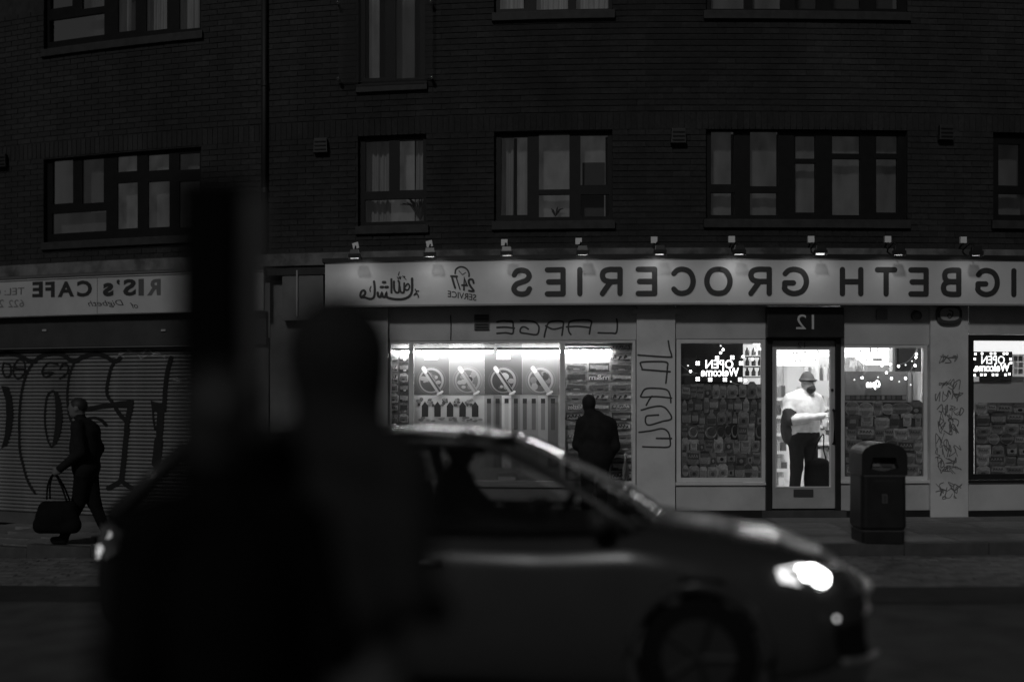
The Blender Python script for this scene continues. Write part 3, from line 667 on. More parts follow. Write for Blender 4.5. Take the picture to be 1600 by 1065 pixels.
# lower row: dark house-shaped cut-outs and tall strips
X0, X1 = FX(646, PV), FX(757, PV); Z0, Z1 = FZ(760, 662, PV), FZ(760, 617.5, PV)
q = MB(); q.box(X0, X1 - .002, PV, PV + .0035, Z0 - .05, Z1); po = q.build('flavour_strip', grey(.60), ad)
for i in range(5):
    cx = FX(664 + i * 19.6, PV); q = MB(); w = .043; zb_, zs_, zt = FZ(760, 651, PV), FZ(760, 634, PV), FZ(760, 627, PV)
    q.flat([(cx - w, zb_), (cx + w, zb_), (cx + w, zs_), (cx, zt), (cx - w, zs_)], PV - .004, 0); q.build('house_shape', grey(.02), po)
    q = MB(); rr = random.Random(i)
    for k in range(9): q.flat(circ(cx - .075 + rr.uniform(-.04, .035), FZ(760, 627, PV) + rr.uniform(-.05, .03), rr.uniform(.012, .03), rr.uniform(.012, .025), 9), PV - .001 - .0002 * k, k % 3)
    for k in range(6): q.flat(circ(cx + rr.uniform(-.06, .08), zb_ - .03 + rr.uniform(-.04, .02), rr.uniform(.015, .035), rr.uniform(.01, .02), 9), PV - .0014 - .0002 * k - .001, 2 + k % 2)
    q.build('fruit_picture', [grey(.07), grey(.14), grey(.30), grey(.18)], po)
for i, (a, c, b0, dd) in enumerate(((757, 771, .38, .18), (771, 784, .24, .10), (784, 799, .75, .60), (799, 813, .30, .10), (813, 827, .38, .14), (827, 841, .38, .18), (841, 856, .48, .24), (856, 872, .18, .10))):
    X0, X1 = FX(a, PV), FX(c, PV); Z0, Z1 = FZ(760, 700, PV), FZ(760, 617.5, PV); q = MB(); q.box(X0, X1 - .0015, PV, PV + .0035, Z0 - .25, Z1); po = q.build('flavour_strip', grey(b0), ad)
    cx = (X0 + X1) / 2; q = MB(); q.flat([(cx - .026, FZ(760, 671, PV)), (cx + .026, FZ(760, 671, PV)), (cx + .026, Z1 - .045), (cx - .026, Z1 - .045)], PV - .002, 0)
    q.flat([(cx - .027, Z1 - .10), (cx + .027, Z1 - .10), (cx + .027, Z1 - .04), (cx - .027, Z1 - .04)], PV - .004, 1); q.build('device_picture', [grey(dd), grey(.02)], po)
# small stock on the sill behind the glass
for px, w, h, g, lab in ((697, 14, 34, .10, 'dark bottle standing on the wide window sill'), (792, 30, 14, .38, 'pale low carton on the wide window sill'), (978, 10, 40, .18, 'clear plastic bottle beside the sweet wrappers')):
    X, Z = F(px, 752, .14); t = thing('sill_bottle' if w < 20 else 'sill_carton', lab, 'bottle' if w < 20 else 'carton', mB((X, .14, Z))); s = 15 / FPX
    q = MB()
    if w < 20: q.lathe([(.4 * w * s, 0), (.5 * w * s, .02), (.5 * w * s, h * s * .55), (.2 * w * s, h * s * .8), (.2 * w * s, h * s)], (X, .17, Z), 12); q.build('glass_body', grey(g), t, smooth=True); q = MB(); q.lathe([(.25 * w * s, 0), (.25 * w * s, .03)], (X, .17, Z + h * s + .001), 12); q.build('cap', grey(.6), t)
    else: q.box(X - w * s / 2, X + w * s / 2, .13, .2, Z, Z + h * s); q.build('box', grey(g), t, bevel=.004); q = MB(); q.box(X - w * s / 2 + .01, X + w * s / 2 - .01, .126, .129, Z + .02, Z + h * s * .6); q.build('front_label', grey(.75), t)
# ------------------------------------------------------------------ wrappers stuck behind the side panes
def wrapper_mesh(kind, g0, g1, g2, seed):
    rr = random.Random(seed); q = MB()
    if kind == 0: out = [(-.5, -.42), (.5, -.46), (.47, 0), (.5, .44), (-.5, .46), (-.47, 0)]
    elif kind == 1: out = [(-.5, -.3), (-.1, -.5), (.45, -.42), (.5, .2), (.2, .5), (-.45, .4)]
    else: out = [(-.5, -.46), (.5, -.46), (.5, .46), (-.5, .46)]
    q.prism(out, 0, .004, 0)
    q.flat([(-.42, rr.uniform(-.3, -.15)), (.42, rr.uniform(-.3, -.15)), (.42, rr.uniform(.1, .3)), (-.42, rr.uniform(.1, .3))], -.0015, 1)
    x = -.36
    nst = rr.choice((0, 3, 4, 5)); big = rr.choice((.7, 1, 1.5))
    for k in range(nst): q.stroke(catmull([(x, -.12 * big + rr.uniform(-.08, .1)), (x + .06, .12 * big + rr.uniform(-.1, .1)), (x + .1, rr.uniform(-.1, .1)), (x + .04, -.05)], 3), .05 * big, -.0022 - .0002 * k, 2); x += .72 / max(nst, 1)
    q.flat(circ(rr.uniform(-.3, .3), rr.uniform(-.32, -.2), .16, .08, 10), -.0035, 2)
    return q.mesh('sweet_wrapper', [mat('mottled foil %02d' % int(g * 100), g, .4, .5, 4, stain=.4) for g in (g0, g1, g2)])
wr = [wrapper_mesh(k % 3, *c, k) for k, c in enumerate(((.38, .14, .6), (.14, .48, .04), (.30, .6, .07), (.10, .38, .04), (.60, .24, .04), (.24, .07, .6), (.07, .30, .75), (.48, .18, .07), (.18, .60, .10), (.30, .10, .48)))]
CV = .17
def wrapper_wall(x0, y0, x1, y1, cols, rows, label, words_=()):
    t = thing('wrapper_display', label, 'wrapper display', mB((FX((x0 + x1) / 2, CV), CV, FZ((x0 + x1) / 2, y1, CV))))
    r = (x0 + x1) / 2; q = MB(); q.box(FX(x0, CV), FX(x1, CV), CV + .012, CV + .02, FZ(r, y1, CV), FZ(r, y0, CV)); q.build('backing', grey(.14 if cols < 3 else .48), t)
    rr = random.Random(x0)
    for i in range(cols):
        for j in range(rows):
            px = x0 + (i + .5) * (x1 - x0) / cols; py = y0 + (j + .5) * (y1 - y0) / rows; X, Z = F(px, py, CV)
            if j < 2 and i < 2 and cols == 3: continue
            hit = [w for w in words_ if w[1] == i and w[2] == j]
            s = ((x1 - x0) / cols * 15 / FPX * rr.uniform(.88, 1.06), 1, (y1 - y0) / rows * 15 / FPX * rr.uniform(.9, 1.2))
            o = link('sweet_wrapper', rr.choice(wr) if not hit else wr[9], t, mB((X, CV + .001 * ((i + j) % 3), Z)), math.atan(slope(X)), s)
            if hit:
                q = MB(); text_mb(q, hit[0][0], X - s[0] * .44, X + s[0] * .44, Z - s[2] * .28, Z + s[2] * .26, CV - .006, bold=.02); q.build('wrapper_lettering', grey(.75), t)
    return t
wrapper_wall(883, 535, 989, 751, 3, 14, 'columns of sweet wrappers behind the glass beside the dark-coated shopper', (('Skittles', 0, 6), ('m&m', 1, 3)))
wrapper_wall(607, 550, 639, 756, 2, 13, 'narrow column of wrappers at the shadowed end of the wide window')
# ------------------------------------------------------------------ printed collages in the small windows
def prod(kind, g0, g1, g2, seed):
    rr = random.Random(seed); q = MB()
    if kind == 'bottle': q.flat([(-.32, -.5), (.32, -.5), (.34, .08), (.12, .3), (.12, .46), (-.12, .46), (-.12, .3), (-.34, .08)], 0, 0); q.flat([(-.31, -.3), (.31, -.3), (.32, 0), (-.32, 0)], -.001, 1); q.flat([(-.14, .4), (.14, .4), (.14, .5), (-.14, .5)], -.001, 2)
    elif kind == 'jar': q.flat([(-.4, -.48), (.4, -.48), (.42, .25), (.3, .34), (-.3, .34), (-.42, .25)], 0, 0); q.flat([(-.4, -.3), (.4, -.3), (.41, .1), (-.41, .1)], -.001, 1); q.flat([(-.34, .34), (.34, .34), (.34, .48), (-.34, .48)], -.001, 2)
    elif kind == 'bowl': q.flat([(-.5, -.5), (.5, -.5), (.5, .5), (-.5, .5)], 0, 2); q.flat(circ(0, -.02, .42, .4, 20), -.001, 0); q.flat(circ(.06, .04, .33, .31, 18), -.002, 2); q.stroke(catmull([(-.34, .18), (-.30, -.1), (-.12, -.3), (.12, -.34)], 4), .1, -.003, 1)
    elif kind == 'badge': q.flat(circ(0, 0, .5, .44, 22), 0, 0); q.flat(circ(0, 0, .44, .38, 22), -.001, 1); q.flat([(-.42, -.1), (.42, -.1), (.42, .1), (-.42, .1)], -.002, 0)
    elif kind == 'carton': q.flat([(-.42, -.5), (.42, -.5), (.42, .32), (.2, .5), (-.2, .5), (-.42, .32)], 0, 0); q.flat([(-.36, -.35), (.36, -.3), (.36, .1), (-.36, .05)], -.001, 1); q.flat(circ(0, -.12, .15, .12, 12), -.002, 2)
    elif kind == 'shirt': q.flat([(-.3, -.5), (.3, -.5), (.34, .2), (.48, .1), (.5, .4), (.2, .5), (-.2, .5), (-.5, .4), (-.48, .1), (-.34, .2)], 0, 0); q.flat([(-.18, -.1), (.18, -.1), (.18, .15), (-.18, .15)], -.001, 1)
    else:
        q.flat([(-.48, -.45), (.48, -.45), (.48, .45), (-.48, .45)], 0, 0); q.flat([(-.4, -.1), (.4, -.15), (.4, .25), (-.4, .3)], -.001, 1)
        for k in range(4): q.stroke([(-.3 + k * .16, .0), (-.25 + k * .16, .15), (-.2 + k * .16, .02)], .04, -.002 - .0002 * k, 2)
    return q.mesh(kind + '_print', [mat('mottled print %02d' % int(g * 100), g, .55, .55, 3.0, stain=.5) for g in (g0, g1, g2)])
kinds = ['bottle', 'jar', 'bowl', 'badge', 'carton', 'shirt', 'pack']; pal = [(.24, .14, .04), (.14, .30, .02), (.30, .18, .07), (.10, .24, .04), (.18, .07, .30), (.38, .24, .10)]
PR = {(k, i): prod(k, *pal[i], i) for k in kinds for i in range(len(pal))}
KV = .085
def collage(x0, y0, x1, y1, cols, rows, label, picks, ref, seed):
    t = thing('window_collage', label, 'window print', mB((FX((x0 + x1) / 2, KV), KV, FZ(ref, y1, KV)))); rr = random.Random(seed)
    q = MB(); q.box(FX(x0, KV), FX(x1, KV), KV + .003, KV + .01, FZ(ref, y1, KV), FZ(ref, y0, KV)); q.build('backing_film', mat('collage film', .065, .5, .3, 6), t)
    for j in range(rows):
        px = x0 + 1; ch = (y1 - y0) / rows
        while px < x1 - 6:
            w = min((x1 - x0) / cols * rr.uniform(.7, 1.4), x1 - px); k = rr.choice(picks[j % len(picks)]); X, Z = F(px + w / 2, y0 + (j + .5) * ch + rr.uniform(-2, 2), KV)
            o = link(k + '_print', PR[(k, rr.randrange(len(pal)))], t, mB((X, KV - .003 * rr.randrange(1, 9), Z)), math.atan(slope(X)), (w * 15 / FPX * rr.uniform(1.0, 1.35), 1, ch * 15 / FPX * rr.uniform(1.0, 1.4)))
            px += w
    return t
collage(1064, 600, 1192, 747, 10, 7, 'dim collage of bottles and bowls filling the window under the square OPEN sign', [['carton', 'jar', 'pack'], ['bottle', 'bottle', 'jar'], ['jar', 'carton', 'bottle'], ['bowl', 'bowl', 'pack'], ['carton', 'shirt', 'pack'], ['jar', 'pack', 'carton'], ['badge', 'carton', 'jar', 'pack']], 1128, 11)
collage(1320, 628, 1441, 745, 6, 6, 'dim collage of labels and badges in the window behind the litter bin', [['carton', 'pack', 'badge'], ['badge', 'jar', 'shirt'], ['pack', 'pack'], ['badge', 'pack'], ['pack', 'jar'], ['pack', 'carton']], 1380, 12)
collage(1523, 629, 1680, 744, 8, 7, 'dark collage of packets in the black framed window at the picture edge', [['pack', 'carton'], ['pack', 'jar'], ['carton', 'pack'], ['pack', 'badge']], 1560, 13)
# ------------------------------------------------------------------ lit OPEN signs
ledM = emat('led glow', 3.0); ledD = emat('led dim', 1.6); boardM = mat('led board', .012, .4)
def led_sign(x0, y0, x1, y1, v, label, outline, ref):
    t = thing('open_sign', label, 'open sign', mB((FX((x0 + x1) / 2, v), v, FZ(ref, y1, v))))
    q = MB(); bpx(q, x0, y0, x1, y1, v, v + .015, ref=ref); q.build('board', boardM, t, bevel=.003)
    lerp = lambda a, c, s: a + (c - a) * s; Z = lambda s: FZ(ref, lerp(y0, y1, s), v); X = lambda s: FX(lerp(x0, x1, s), v)
    q = MB(); text_mb(q, 'OPEN', X(.20), X(.80), Z(.50), Z(.17), v - .004, bold=.012); q.build('open_lettering', ledD if outline else ledM, t)
    q = MB(); text_mb(q, 'Welcome', X(.10 if not outline else .03), X(.92), Z(.80), Z(.47), v - .006, bold=.012); q.build('welcome_lettering', ledM, t)
    spots = [(.03, .30), (.97, .30), (.03, .9), (.3, .92), (.62, .92), (.95, .92), (.45, .1), (.78, .08)] if not outline else [(.05, .1), (.22, .08), (.45, .08), (.55, .08), (.78, .08), (.86, .08), (.95, .3), (.96, .45), (.03, .3), (.02, .75), (.03, .95), (.2, .93), (.3, .93), (.5, .93), (.6, .93), (.82, .93), (.92, .9)]
    for k, (a, c) in enumerate(spots):
        q = MB(); r = .013 if not outline else .008
        for dx, dz in ((-1, -1), (1, -1), (-1, 1), (1, 1)): q.lathe([(r, 0), (r * .6, -.006)], (X(a) + dx * r * 1.05, v - .002, Z(c) + dz * r * 1.05), 12, axis='y')
        q.build('led_cluster', ledM, t)
    return t
led_sign(1088, 555, 1160, 596, .16, 'small lit square OPEN Welcome sign hanging in a dark window', False, 1128)
led_sign(1521, 549, 1582, 588, .16, 'lit OPEN Welcome board with dotted border in the black framed window', True, 1555)
t = thing('neon_open_sign', 'tiny glowing script Open sign in the window by the litter bin', 'open sign', mB((FX(1363, .14), .14, FZ(1363, 607, .14))))
q = MB(); text_mb(q, 'Open', FX(1354, .14), FX(1375, .14), FZ(1363, 608, .14), FZ(1363, 594, .14), .14, bold=.03, shear=.2); q.build('glowing_script', emat('neon glow', 8.0), t)
q = MB(); bpx(q, 1352, 592, 1377, 609, .145, .15); q.build('backplate', mat('clear plate', .35, .3), t)
# ------------------------------------------------------------------ fairy lights
bulbM = emat('fairy bulb', 9.0); bulbD = emat('fairy bulb dim', 1.2); wireM = mat('pale wire', .35, .5)
def fairy(pts, v, label, wires):
    t = thing('fairy_lights', label, 'fairy lights', mB((FX(pts[0][0], v), v, FZ(pts[0][0], pts[0][1], v))))
    for px, py, on in pts:
        X, Z = F(px, py, v); q = MB(); r = .016 if on else .011; q.lathe([(r * .5, -r * .87), (r * .87, -r * .5), (r, 0), (r * .87, r * .5), (r * .5, r * .87)], (X, v, Z), 10); q.build('bulb', bulbM if on else bulbD, t, smooth=True)
    for w in wires:
        q = MB(); q.tube([(X, v + .012, Z) for X, Z in catmull([F(*p, v) for p in w], 4)], .003, 5); q.build('wire', wireM, t)
fairy([(1130, 546, 1), (1126, 551, 1), (1079, 580, 1), (1161, 557, 1), (1176, 561, 1), (1186, 545, 1), (1165, 594, 1), (1075, 571, 0), (1142, 596, 0), (1126, 540, 0)], .13, 'loose fairy lights round the square OPEN sign', [[(1063, 569), (1079, 580), (1100, 585)], [(1126, 538), (1131, 546), (1126, 552)], [(1157, 560), (1161, 557), (1164, 572), (1168, 580)], [(1142, 596), (1154, 600), (1165, 594)]])
fairy([(1433, 539, 1), (1432, 553, 1), (1431, 558, 1), (1430, 571, 1), (1404, 572, 1), (1415, 591, 1), (1393, 591, 1), (1385, 582, 1), (1372, 589, 0), (1378, 571, 1), (1391, 569, 1), (1347, 590, 1), (1335, 593, 0), (1316, 541, 1), (1316, 549, 1), (1316, 585, 1), (1415, 570, 0), (1425, 564, 0), (1405, 596, 0), (1371, 536, 0), (1423, 601, 0)], .13, 'swags of fairy lights in the window by the litter bin',
      [[(1402, 570), (1410, 568), (1418, 565), (1427, 556), (1433, 545)], [(1434, 545), (1431, 560), (1427, 573), (1420, 582), (1412, 591)], [(1316, 541), (1322, 538), (1328, 535)], [(1326, 580), (1330, 588), (1336, 593)], [(1341, 570), (1350, 583), (1354, 580), (1347, 590)], [(1425, 575), (1424, 590), (1423, 601)]])
# ------------------------------------------------------------------ inside the shop
wallI = mat('shop wall', .62, .7, .06, 3)
def struct(name, x0, x1, v0, v1, z0, z1, m):
    q = MB(); q.box(x0, x1, v0, v1, z0, z1); return tag(q.build(name, m), kind='structure')
IX0, IX1, FL = FX(1066), 8.4, .095
struct('shop_floor', IX0, IX1, .4, 5.2, -.02, FL, mat('vinyl floor', .45, .35, .1, 4)); struct('shop_ceiling', IX0, IX1, .30, 5.2, 2.62, 2.7, mat('shop ceiling', .7, .8))
struct('shop_back_wall', IX0, IX1, 5.2, 5.25, FL, 2.62, wallI); struct('shop_wall_left', IX0 - .06, IX0, .13, 5.2, FL, 2.62, wallI); struct('shop_wall_right', IX1, IX1 + .05, .13, 5.2, FL, 2.62, wallI)
struct('display_wall', FX(606, .3), FX(1000, .3), .30, .33, .3, 2.62, mat('display back', .3, .8))
panM = emat('ceiling light panel', 38.0)
for i, (xx, yy, lab) in enumerate(((FX(1255, 1.5) - .1, .72, 'lit ceiling panel just inside the glazed door'), (FX(1255, 3.2), 3.3, 'lit ceiling panel deep inside the shop'), (FX(1400, 2.6), 2.2, 'lit ceiling panel behind the fairy light window'), (FX(1570, 2.6), 1.8, 'lit ceiling panel behind the black framed window'))):
    t = thing('ceiling_panel', lab, 'ceiling light', mB((xx, yy, 2.61)), group='lit ceiling panels in the shop'); q = MB(); q.box(xx - .5, xx + .5, yy - .16, yy + .16, 2.585, 2.592); q.build('diffuser', panM, t); q = MB(); q.box(xx - .53, xx + .53, yy - .19, yy + .19, 2.5925, 2.615); q.build('frame', whiteF, t)
# glowing header board across the shop
HV = 2.2
hd = thing('header_board', 'glowing white header board seen through the top of the door', 'light box', mB((FX(1260, HV), HV, FZ(1260, 566, HV))))
q = MB(); q.box(FX(1180, HV), FX(1278, HV), HV, HV + .1, FZ(1260, 571, HV), FZ(1260, 556.5, HV)); q.build('lower_panel', emat('header glow', 1.6), hd)
q = MB(); q.box(FX(1180, HV), FX(1385, HV), HV + .05, HV + .15, FZ(1260, 556, HV), FZ(1260, 530, HV)); q.build('upper_panel', emat('header glow', 1.6), hd)
q = MB(); rr = random.Random(3)
for a, c, y0 in ((1238, 1241, 551), (1243, 1247, 551), (1256, 1260, 550), (1277, 1280, 549), (1241, 1245, 563), (1248, 1252, 563), (1273, 1276, 562.5)):
    q.stroke([F(a, y0 - 2, HV - .01), F((a + c) / 2, y0 + 1.5, HV - .01), F(c, y0 - 1.5, HV - .01)], .014, HV - .01 - .001 * len(q.v) / 40)
q.build('printed_marks', grey(.3), hd)
sh_m = mat('shelf metal', .5, .4, .05, 4)
pk = [(lambda q: q.mesh('packet', m, bevel=.006))(MB().box(-.5, .5, -.5, .5, 0, 1, step=9)) for m in (grey(.75), grey(.6), grey(.48), grey(.38), grey(.24), grey(.10))]
def shelf_unit(x0, x1, v0, v1, levels, label, seed, facing='front'):
    t = thing('shop_shelving', label, 'shelving', mB(((x0 + x1) / 2, (v0 + v1) / 2, FL))); rr = random.Random(seed)
    q = MB(); q.box(x0, x1, v1 - .02, v1, FL, 2.2) if facing == 'front' else q.box(x0, x0 + .02, v0, v1, FL, 2.2); q.build('back_panel', sh_m, t)
    for z in levels:
        q = MB(); q.box(x0 + .021, x1, v0, v1 - .021, z, z + .025); sf = q.build('shelf', sh_m, t, bevel=.004)
        q = MB(); q.box(x0 + .02, x1, v0 - .012, v0 - .001, z - .008, z + .04); q.build('price_rail', grey(.75), sf)
        x = x0 + .03
        while x < x1 - .06:
            w = rr.uniform(.05, .11); h = rr.uniform(.11, .21)
            for dv in (.08, .2):
                X, Y, Zz = mB((x + w / 2, v0 + dv, z + .026)); r0 = ROOT[t.name]
                o = link('packet', rr.choice(pk), sf, (X, Y, Zz), rr.uniform(-.2, .2), (w * .9, .08, h * rr.uniform(.8, 1)))
            x += w
    return t
shelf_unit(FX(1200, 2.4), FX(1231, 2.4), 2.4, 2.75, (.16, .42, .68, .94, 1.20, 1.46), 'shelving of pale packets seen at the hinge side of the door', 1)
shelf_unit(FX(1270, 3.0), FX(1330, 3.0), 3.0, 3.35, (.2, .5, .78, 1.04, 1.32), 'shelving of packets behind the man in the white top', 2)
# hanging carrier bags above the right shelving
for i in range(7):
    X, Z = F(1259 + i * 6, 573, 2.9); t = thing('hanging_bag', ('white', 'dark', 'pale', 'second white', 'black', 'light grey', 'dark grey')[i] + ' packet, number %s from the inner door in the hanging row' % ('one', 'two', 'three', 'four', 'five', 'six', 'seven')[i], 'packet', mB((X, 2.9, Z - .22)), group='packets hanging in a row inside the shop'); q = MB()
    q.prism([(X - .03, Z - .2), (X + .03, Z - .21), (X + .02, Z - .02), (X, Z), (X - .015, Z - .02)], 2.88, 2.92); q.build('pouch', grey((.75, .18, .6, .75, .10, .6, .24)[i]), t)
    q = MB(); q.tube([(X, 2.9, Z + .001), (X, 2.9, Z + .04)], .004, 5); q.build('hook', blackF, t)
# pale panelled door at the back
t = thing('inner_door', 'pale inner door standing at the back of the shop', 'door', mB((FX(1240, 4.9), 4.9, FL))); q = MB(); bpx(q, 1229, 560, 1257, 752, 4.95, 5.0); q.build('leaf', mat('inner door paint', .75, .5), t)
q = MB(); bpx(q, 1225, 556, 1228.5, 752, 4.92, 5.0); bpx(q, 1257.5, 556, 1261, 752, 4.92, 5.0); q.build('door_frame', whiteF, t); q = MB(); bpx(q, 1246, 605, 1250, 607, 4.91, 4.95); q.build('door_handle', chrome, t)
# boards and stock showing above the collages
t = thing('dark_board', 'black board behind the small square OPEN sign', 'board', mB((FX(1110, .3), .3, FZ(1110, 600, .3)))); bpx(MB(), 1058, 530, 1161, 760, .3, .32).build('panel', mat('black board', .02, .7, .2, 5), t); bpx(MB(), 1064, 583, 1160, 587, .288, .299).build('rail', grey(.07), t)
t = thing('lit_fridge', 'bright narrow display fridge beside the square OPEN sign', 'fridge', mB((FX(1175, .6), .6, FL))); bpx(MB(), 1163, 538, 1196, 760, .75, .9).build('back_panel', emat('fridge glow', .55, .7), t)
for i, y0 in enumerate((556, 572, 588, 604)): bpx(MB(), 1163, y0, 1196, y0 + 2, .55, .74).build('shelf', sh_m, t)
rr = random.Random(8)
for i in range(9):
    a = 1165 + (i % 3) * 10; y0 = 555 + (i // 3) * 16; X, Z = F(a + 3, y0, .6); q = MB(); q.lathe([(.028, 0), (.03, .05), (.012, .085), (.012, .105)], (X, .62, Z + .001), 10); q.build('can', grey(rr.choice((.1, .3, .6, .75))), t, smooth=True)
t = thing('counter_screen', 'grey counter screen board behind the tiny script Open sign', 'screen', mB((FX(1360, .3), .3, FZ(1360, 628, .3)))); bpx(MB(), 1316, 580, 1430, 640, .3, .31).build('panel', mat('screen board', .30, .5, .1, 3), t)
bpx(MB(), 1321, 617, 1416, 625, .29, .299).build('stock_strip', grey(.04), t)
for i in range(12): a = 1322 + i * 8; bpx(MB(), a, 618, a + rr.choice((4, 5, 6)), 624, .284, .289).build('packet', grey(rr.choice((.07, .14, .24, .1))), t)
bpx(MB(), 1419, 582, 1424, 628, .27, .299).build('upright', grey(.48), t); bpx(MB(), 1427, 582, 1434, 628, .26, .299).build('upright', grey(.6), t)
t = thing('menu_lightbox', 'white menu light box hanging behind the fairy light window', 'light box', mB((FX(1355, .9), .9, FZ(1355, 570, .9))))
bpx(MB(), 1310, 539, 1394, 558, .9, .98).build('upper_panel', emat('menu glow', 1.5), t); bpx(MB(), 1340, 558.5, 1394, 570, .9, .98).build('lower_panel', emat('menu glow', 1.5), t)
for a, c, y0, y1 in ((1364, 1378, 560, 563.5), (1353, 1355, 561, 563), (1344, 1346, 547, 550), (1359, 1361, 541, 550), (1371, 1372, 540, 550)): bpx(MB(), a, y0, c, y1, .893, .899).build('printed_mark', grey(.24), t)
bpx(MB(), 1394.5, 532, 1398, 580, .6, .75).build('side_frame', grey(.38), t)
t = thing('paper_stock', 'crumpled pale paper goods under the menu light box', 'paper', mB((FX(1327, .8), .8, FZ(1327, 582, .8)))); q = MB(); rr = random.Random(2)
for i in range(10):
    a = 1318 + rr.uniform(0, 32); y0 = 560 + rr.uniform(0, 12); P = [F(a + dx, y0 + dy, .8) for dx, dy in ((0, 8), (6, 9), (8, 1), (2, -3))]; q.prism(P, .8 + .02 * i, .81 + .02 * i, i % 3)
q.build('sheets', [grey(.75), grey(.48), grey(.6)], t)
t = thing('dark_cupboard', 'dark cupboard side behind the swag of fairy lights', 'cupboard', mB((FX(1415, .7), .7, FZ(1415, 580, .7)))); bpx(MB(), 1399, 533, 1440, 580, .7, 1.0).build('carcass', mat('dark cupboard', .10, .6), t); bpx(MB(), 1404, 545, 1430, 579, .68, .699).build('door', mat('dark cupboard door', .035, .5), t)
t = thing('white_counter_panel', 'plain white panel under the dotted OPEN Welcome board', 'panel', mB((FX(1560, .3), .3, FZ(1560, 628, .3)))); bpx(MB(), 1518, 596, 1690, 640, .3, .31).build('panel', mat('white panel', .5, .5), t); bpx(MB(), 1530, 588, 1600, 596, .29, .3).build('stock_strip', grey(.18), t)
bpx(MB(), 1518, 530, 1690, 553, .6, .64).build('lit_back', emat('window glow', .9, .7), t)
for i in range(6): a = 1584 + (i % 2) * 8; y0 = 556 + (i // 2) * 10; bpx(MB(), a, y0, a + 6, y0 + 8, .4, .42).build('packet', grey((.3, .14, .6, .24, .48, .1)[i]), t)

# ------------------------------------------------------------------ the cafe next door
cafe = thing('cafe_shopfront', 'shuttered cafe front with pale mirrored sign and graffitied roller shutter', 'shop front', mB((FX(150), 0, fall(FX(150)))))
CVs = -.26; CX0, CX1 = XL + 2.5, FX(418)
Z1, Z0 = FZ(130, 431, CVs), FZ(130, 491, CVs)
q = MB(); q.box(CX0, CX1, CVs, -.165, Z0, Z1, step=.3); cs = q.build('sign_board', mat('cafe sign', .50, .5, .1, 2, stain=.1), cafe)
q = MB(); q.box(CX0, CX1, CVs - .02, -.166, Z1 + .001, Z1 + .035); q.box(CX0, CX1, CVs - .012, -.166, Z1 - .03, Z1 - .022); q.build('sign_trim', mat('trim dark', .12, .5), cs)
q = MB(); X = FX(152, CVs); q.box(X - .003, X + .003, CVs - .0015, CVs + .01, Z0, Z1 - .03, step=9); q.build('board_joint', grey(.07), cs)
def cz(x, y): return F(x / 5.714, 420 + y / 5.714, CVs - .003)
def ctext(s, x0, y0, x1, y1, m, bold=.04, shear=0, name='letter'):
    a = cz(x0, y1); c = cz(x1, y0); q = MB(); text_mb(q, s, a[0], c[0], a[1], c[1], CVs - .003, bold=bold, shear=shear); q.build(name, m, cs)
for ch, x0, x1, y0, y1 in (('E', 288, 382, 112, 255), ('F', 404, 488, 112, 255), ('A', 515, 662, 108, 253), ('C', 688, 822, 100, 252), ('s', 918, 1012, 122, 248), ('’', 1040, 1070, 95, 145), ('S', 1098, 1214, 88, 243)): ctext(ch, x0, y0, x1, y1, letM)
ctext('I', 1236, 88, 1284, 240, mat('faded letter', .10, .5)); ctext('R', 1312, 88, 1435, 238, mat('more faded letter', .14, .5))
ctext('of', 1160, 300, 1232, 352, inkM, 0, .35, 'script_lettering'); ctext('Digbeth', 785, 275, 1105, 350, inkM, 0, .35, 'script_lettering')
ctext('TEL: 0', -40, 165, 218, 240, grey(.14), .005, 0, 'phone_lettering'); ctext('622', 75, 272, 215, 345, grey(.18), .005, 0, 'phone_lettering'); ctext('2', -10, 272, 35, 345, grey(.18), .005, 0, 'phone_lettering')
q = MB(); q.box(CX0, CX1, -.10, .05, FZ(130, 541, -.1), Z0 - .001); fp = q.build('shutter_housing', mat('shutter housing', .05, .5, .15, 4), cafe)
for px in (69, 255):
    X, Z = F(px, 516, -.12); q = MB(); q.box(X - .035, X + .035, -.12, -.101, Z - .012, Z + .016); q.build('housing_glint', grey(.38), fp, bevel=.004)  # pale blocks in place of two small lights reflected on the housing
zt = FZ(130, 543, .06); zb = fall(-5.8) - .02; pitch = .052
slm = mat('shutter slat', .25, .55, .25, 3, stain=.25, metal=.2)
q = MB(); n = 40; SX0, SX1 = CX0, FX(300, .06)
# each slat: a curved lath with a groove under it
prof = [(.022, 0), (.004, .008), (-.004, .022), (.0, .036), (.012, .044), (.024, .046)]
vs = []; fs = []
for i in range(n + 1):
    x = SX0 + (SX1 - SX0) * i / n
    for y, z in prof: vs.append((x, .06 + y, z))
for i in range(n):
    for k in range(len(prof) - 1): a = i * len(prof) + k; fs.append((a, a + len(prof), a + len(prof) + 1, a + 1))
q.add(vs, fs); sme = q.mesh('slat', slm, mB, (0, 0, 0), smooth=False)
shut = thing  # roller shutter is a part of the cafe
q = MB(); q.box(SX0, SX1, .10, .12, zb - .1, zt); roller = q.build('roller_shutter', mat('shutter dark', .03, .7), cafe)
z = zt - pitch
while z > zb + .10:
    link('slat', sme, roller, (0, 0, z)); z -= pitch
q = MB(); q.box(SX0, SX1, .02, .1, zb - .05, z + pitch - .006); q.build('bottom_rail', mat('rail metal', .10, .5, .2, 4), roller)
q = MB(); q.box(FX(303, .0), FX(420, .0), -.02, .25, -.4, zt + .1); q.build('pillar', mat('cafe pillar', .12, .7, .2, 4), cafe)
q = MB(); q.box(FX(421, 0), FX(521, 0), .02, .25, -.3, 3.1); q.build('side_wall', mat('side wall', .16, .7, .2, 3), cafe)
